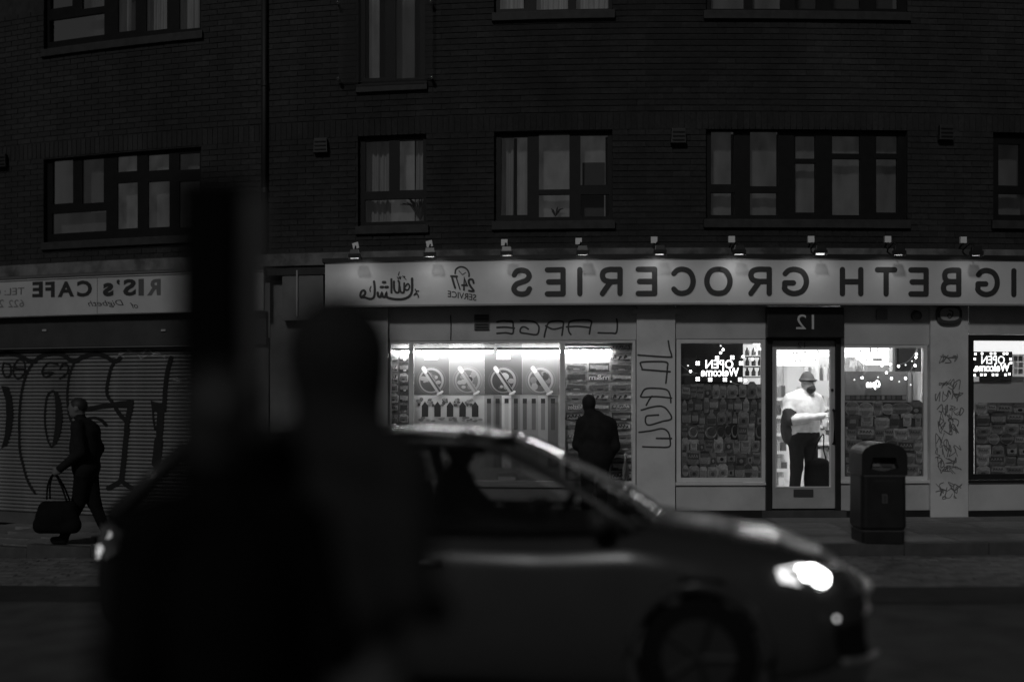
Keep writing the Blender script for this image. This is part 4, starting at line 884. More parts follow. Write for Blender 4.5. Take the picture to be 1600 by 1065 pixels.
# spray paint on the shutter
gp = MB(); GV = .053
def g4(x, y): return (x / 5.327, 520 + y / 5.325)
for st, w in (([(-40, 190), (60, 165), (160, 190), (270, 240), (330, 200), (430, 168), (520, 180), (610, 235), (700, 195), (800, 175), (880, 195), (950, 240), (1000, 210)], .045),
              ([(270, 250), (225, 330), (190, 440), (170, 560), (160, 700), (160, 850), (165, 980), (190, 1090), (230, 1230), (290, 1330)], .030), ([(620, 240), (580, 340), (562, 460), (560, 560), (575, 680), (610, 780)], .026),
              ([(960, 230), (925, 290), (902, 380), (888, 470), (900, 530), (940, 580)], .035), ([(1425, 210), (1400, 300), (1380, 420), (1370, 560), (1365, 640)], .050),
              ([(440, 480), (395, 520), (375, 640), (375, 760), (395, 880), (425, 945)], .022), ([(720, 635), (820, 615), (920, 600), (1000, 585)], .045), ([(960, 620), (1000, 680), (1050, 730)], .045),
              ([(1060, 800), (1045, 900), (1035, 1020), (1020, 1150), (1010, 1230)], .060), ([(1275, 600), (1275, 700), (1290, 800)], .022), ([(1320, 900), (1310, 1010), (1300, 1080)], .10),
              ([(30, 250), (20, 300), (40, 360), (85, 350), (85, 270), (40, 250)], .022), ([(120, 260), (110, 330), (150, 380), (205, 330), (200, 240), (150, 225), (120, 290), (200, 300)], .022),
              ([(480, 260), (400, 250), (350, 320), (380, 365), (440, 330), (360, 330)], .020), ([(500, 300), (520, 260), (565, 270), (560, 330), (510, 370), (500, 380)], .020), ([(1010, 1225), (960, 1260), (900, 1290)], .05), ([(1010, 1225), (1050, 1260), (1100, 1290)], .05)):
    gs(gp, [g4(*p) for p in st], w * 1.4, GV)
for poly in ([(440, 470), (480, 490), (510, 580), (522, 700), (505, 830), (470, 920), (430, 950), (445, 880), (460, 760), (462, 620), (455, 530)], [(10, 440), (70, 445), (100, 540), (112, 680), (95, 820), (60, 930), (10, 960), (40, 850), (52, 700), (48, 560)],
             [(930, 575), (1115, 555), (1105, 640), (1075, 760), (1060, 820), (1030, 820), (1040, 720), (1060, 620), (960, 615)], [(1255, 560), (1370, 600), (1360, 800), (1340, 960), (1300, 960), (1300, 780), (1310, 660), (1265, 640)]):
    gp.flat([F(*g4(*p), GV) for p in poly], GV - .004 - .0004 * len(gp.f) % .003)
gp.build('spray_tags', mat('spray paint', .018, .7, spec=.2), roller)
gw = MB(); rr = random.Random(9)
for k in range(14):
    x = rr.choice((1010, 1080, 1200, 1290, 1360, 1480)) + rr.uniform(-20, 30); y = rr.uniform(150, 210) if x < 1440 else rr.uniform(340, 410); gs(gw, [g4(x + rr.uniform(-40, 40), y + rr.uniform(-25, 25)) for _ in range(4)], .010, GV)
gw.build('chalky_tags', mat('chalk tag', .38, .7), roller)
# ------------------------------------------------------------------ figures: one continuous skin per body, grown from joints
def surface(parts, h, k=0.03):
    """parts: ('c', a, b, ra, rb, tag[, k]) tapered limb or ('e', centre, radii, tag[, k]) rounded mass; returns verts, quads, tag per quad"""
    lo = np.array([1e9] * 3); hi = -lo
    for p in parts:
        if p[0] == 'c':
            for q, r in ((p[1], p[3]), (p[2], p[4])): lo = np.minimum(lo, np.array(q) - r); hi = np.maximum(hi, np.array(q) + r)
        else: lo = np.minimum(lo, np.array(p[1]) - np.array(p[2])); hi = np.maximum(hi, np.array(p[1]) + np.array(p[2]))
    lo -= 3 * h; hi += 3 * h
    ax = [np.arange(lo[i], hi[i] + h, h) for i in range(3)]; N = [len(a) for a in ax]
    val = np.full(N, 1e3, np.float32)
    def dist(p, X, Y, Z):
        if p[0] == 'c':
            a, b = np.array(p[1]), np.array(p[2]); d = b - a; L = float(d @ d) + 1e-9
            t = np.clip(((X - a[0]) * d[0] + (Y - a[1]) * d[1] + (Z - a[2]) * d[2]) / L, 0, 1)
            return np.sqrt((X - a[0] - t * d[0]) ** 2 + (Y - a[1] - t * d[1]) ** 2 + (Z - a[2] - t * d[2]) ** 2) - (p[3] + (p[4] - p[3]) * t)
        c, r = np.array(p[1]), np.array(p[2]); q = np.sqrt(((X - c[0]) / r[0]) ** 2 + ((Y - c[1]) / r[1]) ** 2 + ((Z - c[2]) / r[2]) ** 2) + 1e-9
        return (q - 1) * min(r) * 0.5 + (q - 1) * q * 0.5 * min(r) * 0 + (q - 1) * min(r) * 0.5
    for p in parts:
        kk_ = p[-1] if isinstance(p[-1], float) else k
        if p[0] == 'c': l = np.minimum(p[1], p[2]) - max(p[3], p[4]) - .09; u = np.maximum(p[1], p[2]) + max(p[3], p[4]) + .09
        else: l = np.array(p[1]) - np.array(p[2]) - .09; u = np.array(p[1]) + np.array(p[2]) + .09
        s = tuple(slice(max(0, int((l[i] - lo[i]) / h)), min(N[i], int((u[i] - lo[i]) / h) + 2)) for i in range(3))
        X, Y, Z = np.meshgrid(ax[0][s[0]], ax[1][s[1]], ax[2][s[2]], indexing='ij')
        d = dist(p, X, Y, Z); v = val[s]; m = np.maximum(kk_ - np.abs(v - d), 0) / kk_; val[s] = np.minimum(v, d) - m * m * kk_ * .25
    S = val < 0; c = [slice(0, n - 1) for n in N]
    cnt = np.zeros([n - 1 for n in N], np.int32); pos = np.zeros([n - 1 for n in N] + [3], np.float64)
    idx = np.stack(np.meshgrid(*[np.arange(n - 1) for n in N], indexing='ij'), -1)
    C8 = [(i, j, k_) for i in (0, 1) for j in (0, 1) for k_ in (0, 1)]
    sl = lambda o: tuple(slice(o[i], N[i] - 1 + o[i]) for i in range(3))
    for a in C8:
        for ax_ in range(3):
            if a[ax_]: continue
            b = list(a); b[ax_] = 1; va, vb = val[sl(a)], val[sl(b)]; cr = (va < 0) != (vb < 0)
            t = np.where(cr, va / (va - vb + 1e-12), 0); off = np.array(a, float); e = np.zeros(3); e[ax_] = 1
            pos += cr[..., None] * (off + t[..., None] * e); cnt += cr
    mask = cnt > 0; ids = -np.ones(mask.shape, np.int64); ids[mask] = np.arange(mask.sum())
    V = (idx[mask] + pos[mask] / cnt[mask][:, None]) * h + lo
    quads = []
    for ax_ in range(3):
        o = [(ax_ + 1) % 3, (ax_ + 2) % 3]; s0 = [slice(1, n - 1) for n in N]; s1 = list(s0); s0[ax_] = slice(0, N[ax_] - 1); s1[ax_] = slice(1, N[ax_])
        A, B = S[tuple(s0)], S[tuple(s1)]; cr = np.argwhere(A != B)
        if not len(cr): continue
        g = cr.copy(); g[:, o[0]] += 1; g[:, o[1]] += 1; sg = A[tuple(cr.T)]
        def at(du, dv): q = g.copy(); q[:, o[0]] += du; q[:, o[1]] += dv; return ids[tuple(q.T)]
        Q = np.stack([at(-1, -1), at(0, -1), at(0, 0), at(-1, 0)], 1); Q[~sg] = Q[~sg][:, ::-1]; quads.append(Q)
    Q = np.concatenate(quads); cen = V[Q].mean(1); best = np.full(len(Q), 1e9); tg = np.zeros(len(Q), int); tags = []
    for p in parts:
        t = p[5] if p[0] == 'c' else p[3]
        if t not in tags: tags.append(t)
        d = dist(p, cen[:, 0], cen[:, 1], cen[:, 2]); m = d < best; best[m] = d[m]; tg[m] = tags.index(t)
    return V, Q, tg, tags
def hand(wr, d, side, tagn, s=1.0, curl=.5):
    """palm and five bent fingers leaving wrist wr along d; side points to the thumb"""
    d = Vector(d).normalized(); sd = Vector(side); sd = (sd - d * sd.dot(d)).normalized(); n = d.cross(sd); wr = Vector(wr); out = []
    pc = wr + d * .05 * s; out.append(('c', tuple(wr + d * .01), tuple(wr + d * .085 * s), .026 * s, .030 * s, tagn))
    out.append(('c', tuple(pc + sd * .022 * s), tuple(pc - sd * .024 * s), .022 * s, .022 * s, tagn))
    for i, (o, L) in enumerate(((.028, .072), (.009, .080), (-.010, .074), (-.028, .058))):
        b = wr + d * .09 * s + sd * o * s; m = b + (d * math.cos(curl * .6) + n * math.sin(curl * .6)) * L * .5 * s; e = m + (d * math.cos(curl * 1.8) + n * math.sin(curl * 1.8)) * L * .5 * s
        out += [('c', tuple(b), tuple(m), .0098 * s, .009 * s, tagn, .008), ('c', tuple(m), tuple(e), .009 * s, .0075 * s, tagn, .008)]
    b = wr + d * .03 * s + sd * .026 * s; m = b + (d * .7 + sd * .6) * .04 * s; e = m + (d * .9 + n * .4) * .03 * s
    return out + [('c', tuple(b), tuple(m), .013 * s, .011 * s, tagn, .012), ('c', tuple(m), tuple(e), .011 * s, .008 * s, tagn, .01)]
skinM = mat('skin', .30, .55); hairM = mat('hair', .02, .6)
def person(name, label, loc, parts, mats, h=.012, rotz=0, extra=None):
    t = thing(name, label, 'person', loc, rotz); V, Q, tg, tags = surface(parts, h)
    me = bpy.data.meshes.new('body'); me.from_pydata(V.tolist(), [], Q.tolist())
    for x in tags: me.materials.append(mats[x])
    me.polygons.foreach_set('material_index', tg.tolist()); me.polygons.foreach_set('use_smooth', [True] * len(Q)); me.update()
    bm = bmesh.new(); bm.from_mesh(me)
    for _ in range(2): bmesh.ops.smooth_vert(bm, verts=bm.verts, factor=.4, use_axis_x=True, use_axis_y=True, use_axis_z=True)
    bm.to_mesh(me); bm.free()
    o = bpy.data.objects.new('body', me); COL.objects.link(o); o.parent = t; ROOT[o.name] = (0, 0, 0); return t
def cloth(name, v, folds=.35, sc=9): return mat(name, v, .9, .18, 14, folds, sc, spec=.08)
# --- man in the white top inside the door
MV = 1.15; mx = FX(1255, MV)
P = []
for s, kx in ((-1, -.125), (1, .115)):
    P += [('c', (kx * .85, 0, .86), (kx * 1.02, -.03, .47), .115, .085, 'trousers'), ('c', (kx * 1.02, -.03, .47), (kx * 1.15, .01, .10), .083, .070, 'trousers'),
          ('c', (kx * 1.15, .03, .05), (kx * 1.25, -.13, .04), .050, .042, 'shoe', .02)]
P += [('e', (0, 0, .90), (.205, .165, .14), 'trousers'), ('e', (0, -.01, 1.10), (.235, .185, .27), 'white', .08), ('e', (.0, 0, 1.28), (.235, .16, .20), 'white', .08), ('c', (-.17, 0, 1.385), (.17, 0, 1.385), .085, .085, 'white', .08), ('c', (-.08, 0, 1.44), (.1, 0, 1.44), .065, .065, 'white', .06),
      ('c', (-.11, .0, .95), (.12, .0, .95), .115, .115, 'white', .06), ('e', (-.225, .06, 1.02), (.075, .10, .24), 'dark'),
      ('c', (.01, 0, 1.44), (.03, -.04, 1.54), .07, .062, 'skin'), ('e', (.035, -.06, 1.595), (.080, .098, .115), 'skin', .02), ('c', (-.06, -.02, 1.455), (.08, -.03, 1.455), .07, .07, 'white'),
      ('e', (.047, -.115, 1.530), (.066, .058, .058), 'beard', .02), ('e', (.052, -.165, 1.600), (.014, .020, .026), 'skin', .012), ('e', (.02, -.147, 1.622), (.014, .010, .007), 'beard', .004), ('e', (.082, -.142, 1.622), (.014, .010, .007), 'beard', .004),
      ('e', (-.045, -.04, 1.59), (.014, .022, .032), 'skin', .01), ('e', (.115, -.05, 1.59), (.014, .022, .032), 'skin', .01), ('c', (.03, -.152, 1.556), (.075, -.15, 1.556), .006, .006, 'beard', .004),
      ('e', (.033, -.045, 1.665), (.092, .104, .060), 'hat', .015), ('c', (.033, -.045, 1.675), (.033, -.045, 1.690), .086, .080, 'hat', .02), ('e', (.037, -.06, 1.645), (.122, .130, .020), 'hat', .02)]
el, wl = (-.27, -.09, 1.105), (.12, -.31, 1.165); P += [('c', (-.215, 0, 1.375), (-.255, -.035, 1.23), .088, .086, 'white', .06), ('c', (-.264, -.045, 1.22), el, .080, .072, 'dark'), ('c', (-.245, -.115, 1.11), wl, .068, .046, 'white', .02)]
er, wrr = (.285, -.05, 1.15), (.20, -.27, 1.07); P += [('c', (.215, 0, 1.375), (.262, -.025, 1.23), .085, .08, 'white', .06), ('c', (.27, -.03, 1.22), er, .072, .068, 'dark'), ('c', er, wrr, .068, .046, 'white')]
P += hand(wl, (.85, -.25, .0), (0, -.3, 1), 'skin', 1.05, .9); P += hand(wrr, (.1, -.8, .25), (-1, 0, .2), 'skin', 1.05, .9)
person('person', 'bearded man in bucket hat and white top with dark sleeve bands inside the glazed door', mB((mx, MV, FL)), P,
       dict(trousers=cloth('dark trousers', .02), shoe=mat('shoe', .02), white=cloth('white sweatshirt', .62, .9, 11), dark=cloth('navy panel', .045), skin=skinM, beard=hairM, hat=cloth('bucket hat', .05)), .0095, R(22))
# paper he holds, bag at his feet
t = thing('paper_bag', 'crumpled white paper bag in the hands of the man in the white top', 'paper bag', mB((mx + .22, MV - .36, 1.10))); q = MB(); rr = random.Random(4)
q.lathe([(.045, 0), (.06, .05), (.055, .11), (.035, .15), (.05, .19)], mB((mx + .235, MV - .37, FL + .98)), 11, sx=1, sy=.6); q.v = [(a + rr.uniform(-.012, .012), b + rr.uniform(-.012, .012), c + rr.uniform(-.008, .008)) for a, b, c in q.v]; q.build('pouch', grey(.75), t, mp=mI)
bagm = cloth('black holdall', .009, .5, 12)
t = thing('holdall', 'bulky black bag beside the legs of the man in the white top', 'bag', mB((mx + .2, MV - .05, FL))); t.scale = (1.12, 1.1, 1.15)
V, Q, tg, tags = surface([('e', (0, 0, .27), (.18, .13, .25), 'b'), ('e', (.03, 0, .14), (.19, .14, .15), 'b'), ('c', (-.08, 0, .40), (.06, 0, .42), .09, .08, 'b')], .016); me = bpy.data.meshes.new('pouch'); me.from_pydata(V.tolist(), [], Q.tolist()); me.materials.append(bagm); me.polygons.foreach_set('use_smooth', [True] * len(Q)); o = link('pouch', me, t)
q = MB(); q.tube(catmull([(-.09, -.02, .48), (-.04, -.04, .66), (.03, -.10, .80), (.05, -.04, .62), (.09, -.02, .48)], 5), .008, 7); q.build('strap', bagm, t, mp=mI, local=True, smooth=True)
# --- shopper at the wide window, back to the street
SVv = -.55; sx, gz = FX(929, SVv), fall(FX(929, SVv)); coat = cloth('dark puffer coat', .022, .5, 10)
P = []
for kx in (-.09, .09): P += [('c', (kx, 0, .78), (kx * 1.05, -.01, .44), .10, .075, 'tr'), ('c', (kx * 1.05, -.01, .44), (kx * 1.1, .02, .09), .072, .055, 'tr'), ('c', (kx * 1.1, .0, .04), (kx * 1.1, .16, .04), .045, .04, 'shoe', .02)]
P += [('e', (.02, 0, .85), (.225, .17, .24), 'coat'), ('e', (.03, 0, 1.10), (.225, .165, .24), 'coat'), ('c', (-.13, 0, 1.22), (.16, 0, 1.20), .085, .095, 'coat'), ('c', (-.05, .0, 1.29), (.02, .0, 1.28), .085, .09, 'coat'),
      ('e', (-.065, .03, 1.46), (.085, .102, .112), 'hat', .02), ('e', (-.09, .10, 1.375), (.055, .04, .06), 'skin', .02), ('c', (-.05, .02, 1.27), (-.06, .02, 1.36), .06, .06, 'hat'),
      ('c', (.20, 0, 1.19), (.245, -.02, .93), .085, .075, 'coat'), ('c', (.245, -.02, .93), (.20, .13, .74), .072, .05, 'coat'), ('c', (-.16, 0, 1.2), (-.20, .05, .95), .08, .07, 'coat'), ('c', (-.20, .05, .95), (-.12, .27, .92), .068, .048, 'coat')]
P += hand((-.12, .27, .92), (.1, 1, .0), (1, 0, 0), 'skin', 1, .7) + hand((.20, .13, .74), (0, .5, -.8), (0, 1, 0), 'skin', 1, .6)
person('person', 'shopper in dark coat and cap facing the wide lit window', mB((sx, SVv, gz)), P, dict(tr=cloth('black trousers', .02), shoe=mat('shoe', .02), coat=coat, skin=skinM, hat=mat('black cap', .015, .8)), .012, R(10)).scale = (.98, .98, 1)
# --- walker carrying a holdall past the shutter
wx, wy = -5.02, 13.95; wz = fall(wx)
P = [('c', (.02, -.05, .86), (-.04, -.06, .48), .105, .078, 'tr'), ('c', (-.04, -.06, .48), (-.20, -.06, .10), .076, .055, 'tr'), ('c', (-.20, -.06, .05), (-.33, -.06, .05), .045, .04, 'shoe', .02),
     ('c', (.04, .06, .86), (.10, .06, .48), .105, .078, 'tr'), ('c', (.10, .06, .48), (.24, .06, .13), .076, .055, 'tr'), ('c', (.25, .06, .09), (.15, .06, .035), .045, .04, 'shoe', .02),
     ('e', (.03, 0, .90), (.16, .19, .16), 'coat'), ('e', (.02, 0, 1.12), (.175, .21, .30), 'coat'), ('e', (.03, 0, 1.30), (.16, .20, .15), 'coat'), ('c', (-.01, -.16, 1.38), (-.01, .16, 1.38), .075, .075, 'coat'), ('c', (-.02, 0, 1.41), (-.05, 0, 1.50), .07, .06, 'coat'),
     ('e', (-.075, 0, 1.585), (.098, .080, .115), 'skin', .02), ('e', (-.055, 0, 1.615), (.102, .086, .095), 'hair', .015), ('e', (-.172, 0, 1.575), (.020, .014, .024), 'skin', .012), ('e', (-.145, -.035, 1.60), (.014, .01, .008), 'hair', .004), ('e', (-.145, .035, 1.60), (.014, .01, .008), 'hair', .004), ('e', (-.06, -.082, 1.575), (.022, .012, .032), 'skin', .01), ('c', (-.15, -.02, 1.53), (-.15, .02, 1.53), .006, .006, 'hair', .004), ('e', (-.11, 0, 1.51), (.05, .05, .04), 'skin', .02),
     ('c', (-.0, -.21, 1.36), (.05, -.25, 1.08), .075, .066, 'coat'), ('c', (.05, -.25, 1.08), (-.17, -.25, .90), .064, .045, 'coat'), ('c', (.0, .21, 1.36), (.09, .24, 1.10), .075, .066, 'coat'), ('c', (.09, .24, 1.10), (.02, .24, .88), .064, .045, 'coat')]
P += hand((-.17, -.25, .90), (-.75, 0, -.65), (-.5, 0, .5), 'skin', 1.05, 1.1) + hand((.02, .24, .88), (-.2, 0, -1), (-1, 0, 0), 'skin', 1.05, .7)
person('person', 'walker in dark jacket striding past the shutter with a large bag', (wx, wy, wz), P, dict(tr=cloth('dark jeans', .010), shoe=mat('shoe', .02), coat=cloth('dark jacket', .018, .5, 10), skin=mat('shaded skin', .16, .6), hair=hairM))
t = thing('duffel_bag', 'large dark soft bag carried by the walker past the shutter', 'bag', (wx - .22, wy - .24, wz + .14))
V, Q, tg, tags = surface([('c', (-.19, 0, .09), (.19, 0, .09), .085, .085, 'b'), ('c', (-.13, 0, .30), (.14, 0, .31), .075, .075, 'b'), ('e', (-.02, 0, .20), (.22, .12, .16), 'b'), ('c', (-.18, 0, .12), (-.13, 0, .30), .08, .07, 'b'), ('c', (.19, 0, .12), (.15, 0, .30), .08, .07, 'b')], .016); me = bpy.data.meshes.new('pouch'); me.from_pydata(V.tolist(), [], Q.tolist()); me.materials.append(bagm); me.polygons.foreach_set('use_smooth', [True] * len(Q)); link('pouch', me, t)
for yy in (-.05, .05):
    q = MB(); q.tube(catmull([(-.10, yy, .40), (-.09, yy * .6, .58), (-.03, yy * .2, .69), (.06, yy * .6, .56), (.13, yy, .38)], 5), .011, 6); q.build('handle', bagm, t, mp=mI, local=True, smooth=True)
t = thing('scarf', 'loose dark scarf end flying behind the walker with the bag', 'scarf', (wx + .03, wy, wz + 1.44)); q = MB(); P = catmull([(-.05, 0), (.08, .03), (.17, .005), (.235, -.06)], 5)
q.stroke(P, .035, 0, thick=.02); q.build('knitted_strip', cloth('scarf wool', .02), t, mp=mI, local=True)
# ------------------------------------------------------------------ litter bin
bx, bv = FX(1371, -2.33), -2.33; binM = mat('black bin plastic', .016, .38, .25, 5, .05, 60); binb = mB((bx, bv, 0))
t = thing('litter_bin', 'black hooded litter bin at the kerb in front of the grocery', 'bin', binb); t.scale = (.88, 1, 1)
def rrect(w, d, r, n=5):
    out = []
    for cx_, cy_, a0 in ((w - r, d - r, 0), (-w + r, d - r, 90), (-w + r, -d + r, 180), (w - r, -d + r, 270)):
        for k in range(n + 1): a = R(a0 + 90 * k / n); out.append((cx_ + r * math.cos(a), cy_ + r * math.sin(a)))
    return out
def lift(q, secs):
    n = len(secs[0][1]); vs = [(x, y, z) for z, s in secs for x, y in s]; fs = []
    for i in range(len(secs) - 1):
        for k in range(n): fs.append((i * n + k, i * n + (k + 1) % n, (i + 1) * n + (k + 1) % n, (i + 1) * n + k))
    fs.append(tuple(range(n - 1, -1, -1))); fs.append(tuple(range((len(secs) - 1) * n, len(secs) * n))); q.add(vs, fs); return q
lift(MB(), [(0, rrect(.255, .23, .05)), (.122, rrect(.258, .232, .05))]).build('base', binM, t, mp=mI, local=True)
lift(MB(), [(.126, rrect(.262, .235, .05)), (.134, rrect(.262, .235, .05))]).build('base_band', mat('bin band', .10, .4), t, mp=mI, local=True)
lift(MB(), [(.138, rrect(.25, .225, .05)), (.17, rrect(.272, .245, .06)), (.70, rrect(.268, .242, .06))]).build('body', binM, t, mp=mI, local=True, bevel=.004)
lift(MB(), [(.704, rrect(.272, .246, .06)), (.714, rrect(.272, .246, .06))]).build('collar_band', mat('bin band', .10, .4), t, mp=mI, local=True)
# hood: arched front with a mouth, as a shell
arch = [(-.272, .718)] + [(-.272, .90)] + [(.272 * math.cos(a) * (1.0), .90 + .155 * math.sin(a) ** .85) for a in [math.pi * (1 - k / 16) for k in range(1, 16)]] + [(.272, .90), (.272, .718)]
mouth = [(-.17, .79), (-.135, .90), (.135, .90), (.17, .79), (.08, .765), (0, .755), (-.08, .765)]
bm = bmesh.new(); bvs = [bm.verts.new((x, -.246, z)) for x, z in arch]; mvs = [bm.verts.new((x, -.246, z)) for x, z in mouth]
es = [bm.edges.new((bvs[i], bvs[(i + 1) % len(bvs)])) for i in range(len(bvs))] + [bm.edges.new((mvs[i], mvs[(i + 1) % len(mvs)])) for i in range(len(mvs))]
bmesh.ops.triangle_fill(bm, edges=es, use_beauty=True); me = bpy.data.meshes.new('hood'); bm.to_mesh(me); bm.free(); me.materials.append(binM)
hood = link('hood', me, t); q = MB(); n = len(arch); q.add([(x, -.246, z) for x, z in arch] + [(x * .98, .246, z) for x, z in arch], [(i, i + 1, n + i + 1, n + i) for i in range(n - 1)] + [tuple(range(2 * n - 1, n - 1, -1))]); q.build('hood_shell', binM, hood, mp=mI, local=True, smooth=False)
q = MB(); nm = len(mouth); q.add([(x, -.246, z) for x, z in mouth] + [(x * .95, -.18, z) for x, z in mouth], [(i, (i + 1) % nm, nm + (i + 1) % nm, nm + i) for i in range(nm)]); q.build('mouth_rim', binM, hood, mp=mI, local=True)
q = MB(); q.add([(-.2, -.15, .74), (.2, -.15, .74), (.2, -.10, .93), (-.2, -.10, .93)], [(0, 1, 2, 3)]); q.add([(-.14, -.152, .80), (-.02, -.152, .80), (-.02, -.118, .885), (-.14, -.118, .885)], [(0, 1, 2, 3)], 1); q.add([(.0, -.152, .80), (.13, -.152, .79), (.13, -.118, .88), (.0, -.118, .885)], [(0, 1, 2, 3)], 2); q.build('inner_notice', [grey(.07), grey(.14), grey(.04)], hood, mp=mI, local=True)
q = MB(); q.box(-.034, .034, -.256, -.2465, .42, .52); bd = q.build('badge', mat('bin badge', .07, .4), t, mp=mI, local=True, bevel=.003); q = MB(); q.lathe([(.02, 0), (.02, -.002)], (0, -.2565, .485), 12, axis='y'); q.box(-.012, .012, -.259, -.2562, .435, .465); q.build('badge_figure', grey(.04), bd, mp=mI, local=True)
q = MB(); rr = random.Random(6); x = -.13
for k in range(9): q.stroke([(x, .652), (x + .012, .668 if k % 2 else .66), (x + .018, .652)], .006, -.2475 - .0001 * k); x += .03
q.build('embossed_line', mat('bin emboss', .05, .4), t, mp=mI, local=True)
# ------------------------------------------------------------------ passing estate car
CARX, CARY, CARZ, YAW = -.31, 7.6, -.165, R(-10)
paint = mat('dark car paint', .042, .7, .08, 2, coat=1.0, spec=.0); trimM = mat('car trim', .010, .9, spec=.1); tyreM = mat('tyre', .007, .95, spec=.1); chr2 = mat('car chrome', .35, .3, metal=1.0)
car = thing('estate_car', 'blurred dark estate car driving by with one headlight glowing', 'car', (CARX, CARY, CARZ), YAW)
def itp(tab, u):
    for (a, va), (b, vb) in zip(tab, tab[1:]):
        if u <= b: s = max(0, (u - a) / (b - a)); s = s * s * (3 - 2 * s) * .5 + s * .5; return va + (vb - va) * s
    return tab[-1][1]
Wt = [(-2.36, .25), (-2.28, .45), (-2.18, .60), (-2.06, .72), (-1.9, .82), (-1.65, .88), (-1, .905), (1.3, .905), (1.8, .885), (2.1, .82), (2.28, .68), (2.40, .50), (2.46, .30)]
Tt = [(-2.36, .78), (-2.28, .93), (-2.1, 1.01), (-1.6, 1.0), (.6, .97), (1.12, 1.0), (1.5, .955), (1.9, .89), (2.2, .80), (2.36, .70), (2.46, .58)]
Bt = [(-2.36, .42), (-2.2, .33), (-1.9, .22), (-1.0, .13), (1.0, .13), (1.9, .18), (2.2, .22), (2.40, .30), (2.46, .38)]
us = [-2.36 + .04 * i for i in range(121)]; us = [u for u in us if u <= 2.461]; prf = []
for u in us:
    w, t_, b_ = itp(Wt, u), itp(Tt, u), itp(Bt, u); hgt = t_ - b_
    half = [(.90 * w, b_), (.975 * w, b_ + .10 * hgt), (w, b_ + .35 * hgt), (w * .995, b_ + .55 * hgt), (w * .975, b_ + .74 * hgt), (w * .945, b_ + .86 * hgt), (w * .89, b_ + .945 * hgt), (w * .78, t_ - .005), (w * .45, t_ + .022), (0, t_ + .03)]
    prf.append([(-a, z) for a, z in half] + [(a, z) for a, z in half[-2::-1]])
q = MB(); n = len(prf[0]); q.v = [(u, y, z) for u, pr_ in zip(us, prf) for y, z in pr_]; WH = [(1.5, .32), (-1.38, .32)]
for i in range(len(us) - 1):
    for k in range(n - 1):
        um = (us[i] + us[i + 1]) / 2; zm = (prf[i][k][1] + prf[i][k + 1][1]) / 2; ym = (prf[i][k][0] + prf[i][k + 1][0]) / 2
        if abs(ym) > .6 and any((um - a) ** 2 + (zm - b) ** 2 < .37 ** 2 for a, b in WH): continue
        if -2.0 < um < 1.08 and 7 <= k < n - 8: continue     # open cabin
        q.f.append((i * n + k, (i + 1) * n + k, (i + 1) * n + k + 1, i * n + k + 1)); q.m.append(0)
q.f += [tuple(range(n)), tuple(range((len(us) - 1) * n + n - 1, (len(us) - 1) * n - 1, -1))]; q.m += [0, 0]
body = q.build('body', paint, car, mp=mI, local=True, smooth=True)
for a, b in WH:
    for s in (-1, 1):
        q = MB(); q.tube([(a + .375 * math.cos(t_), s * .890, b + .385 * math.sin(t_)) for t_ in [math.pi * k / 18 for k in range(-3, 22)]], .034, 8); q.build('wheel_arch', trimM if False else paint, body, mp=mI, local=True, smooth=True)
        q = MB(); q.lathe([(.30, -.0), (.32, .02), (.32, .19), (.30, .21)], (a, s * .80 - .105, b), 28, axis='y'); wh = q.build('wheel', tyreM, car, mp=mI, local=True, smooth=True)
        q = MB(); yy = s * .80 + s * .106; q.lathe([(.20, -.004), (.21, .004)], (a, yy, b), 24, axis='y')
        for k in range(5):
            an = 2 * math.pi * k / 5; q.tube([(a, yy + s * .006, b), (a + .2 * math.cos(an), yy + s * .006, b + .2 * math.sin(an))], .022, 6)
        q.build('rim', mat('alloy rim', .012, .6), wh, mp=mI, local=True)
# greenhouse: roof, pillars, glazing, so that one sees through it
RF = [(.30, 1.445), (.05, 1.48), (-.5, 1.50), (-1.1, 1.48), (-1.62, 1.43)]
q = MB(); vs = []; m_ = 11; uu = [.30 - .16 * i for i in range(13)]
for u in uu:
    e = itp(sorted(RF), u); wr_ = .585 - .03 * abs(u + .5)
    for k in range(m_): s = -1 + 2 * k / (m_ - 1); vs.append((u - .06 * s * s * (1 if u > 0 else 0), s * wr_, e + .045 * (1 - s * s) - .03 * abs(s) ** 6))
q.add(vs, [(i * m_ + k, i * m_ + k + 1, (i + 1) * m_ + k + 1, (i + 1) * m_ + k) for i in range(len(uu) - 1) for k in range(m_ - 1)])
n0 = len(vs); q.add([(x, y, z - .035) for x, y, z in vs], [(i * m_ + k + 1, i * m_ + k, (i + 1) * m_ + k, (i + 1) * m_ + k + 1) for i in range(len(uu) - 1) for k in range(m_ - 1)]); roof = q.build('roof', paint, car, mp=mI, local=True, smooth=True)
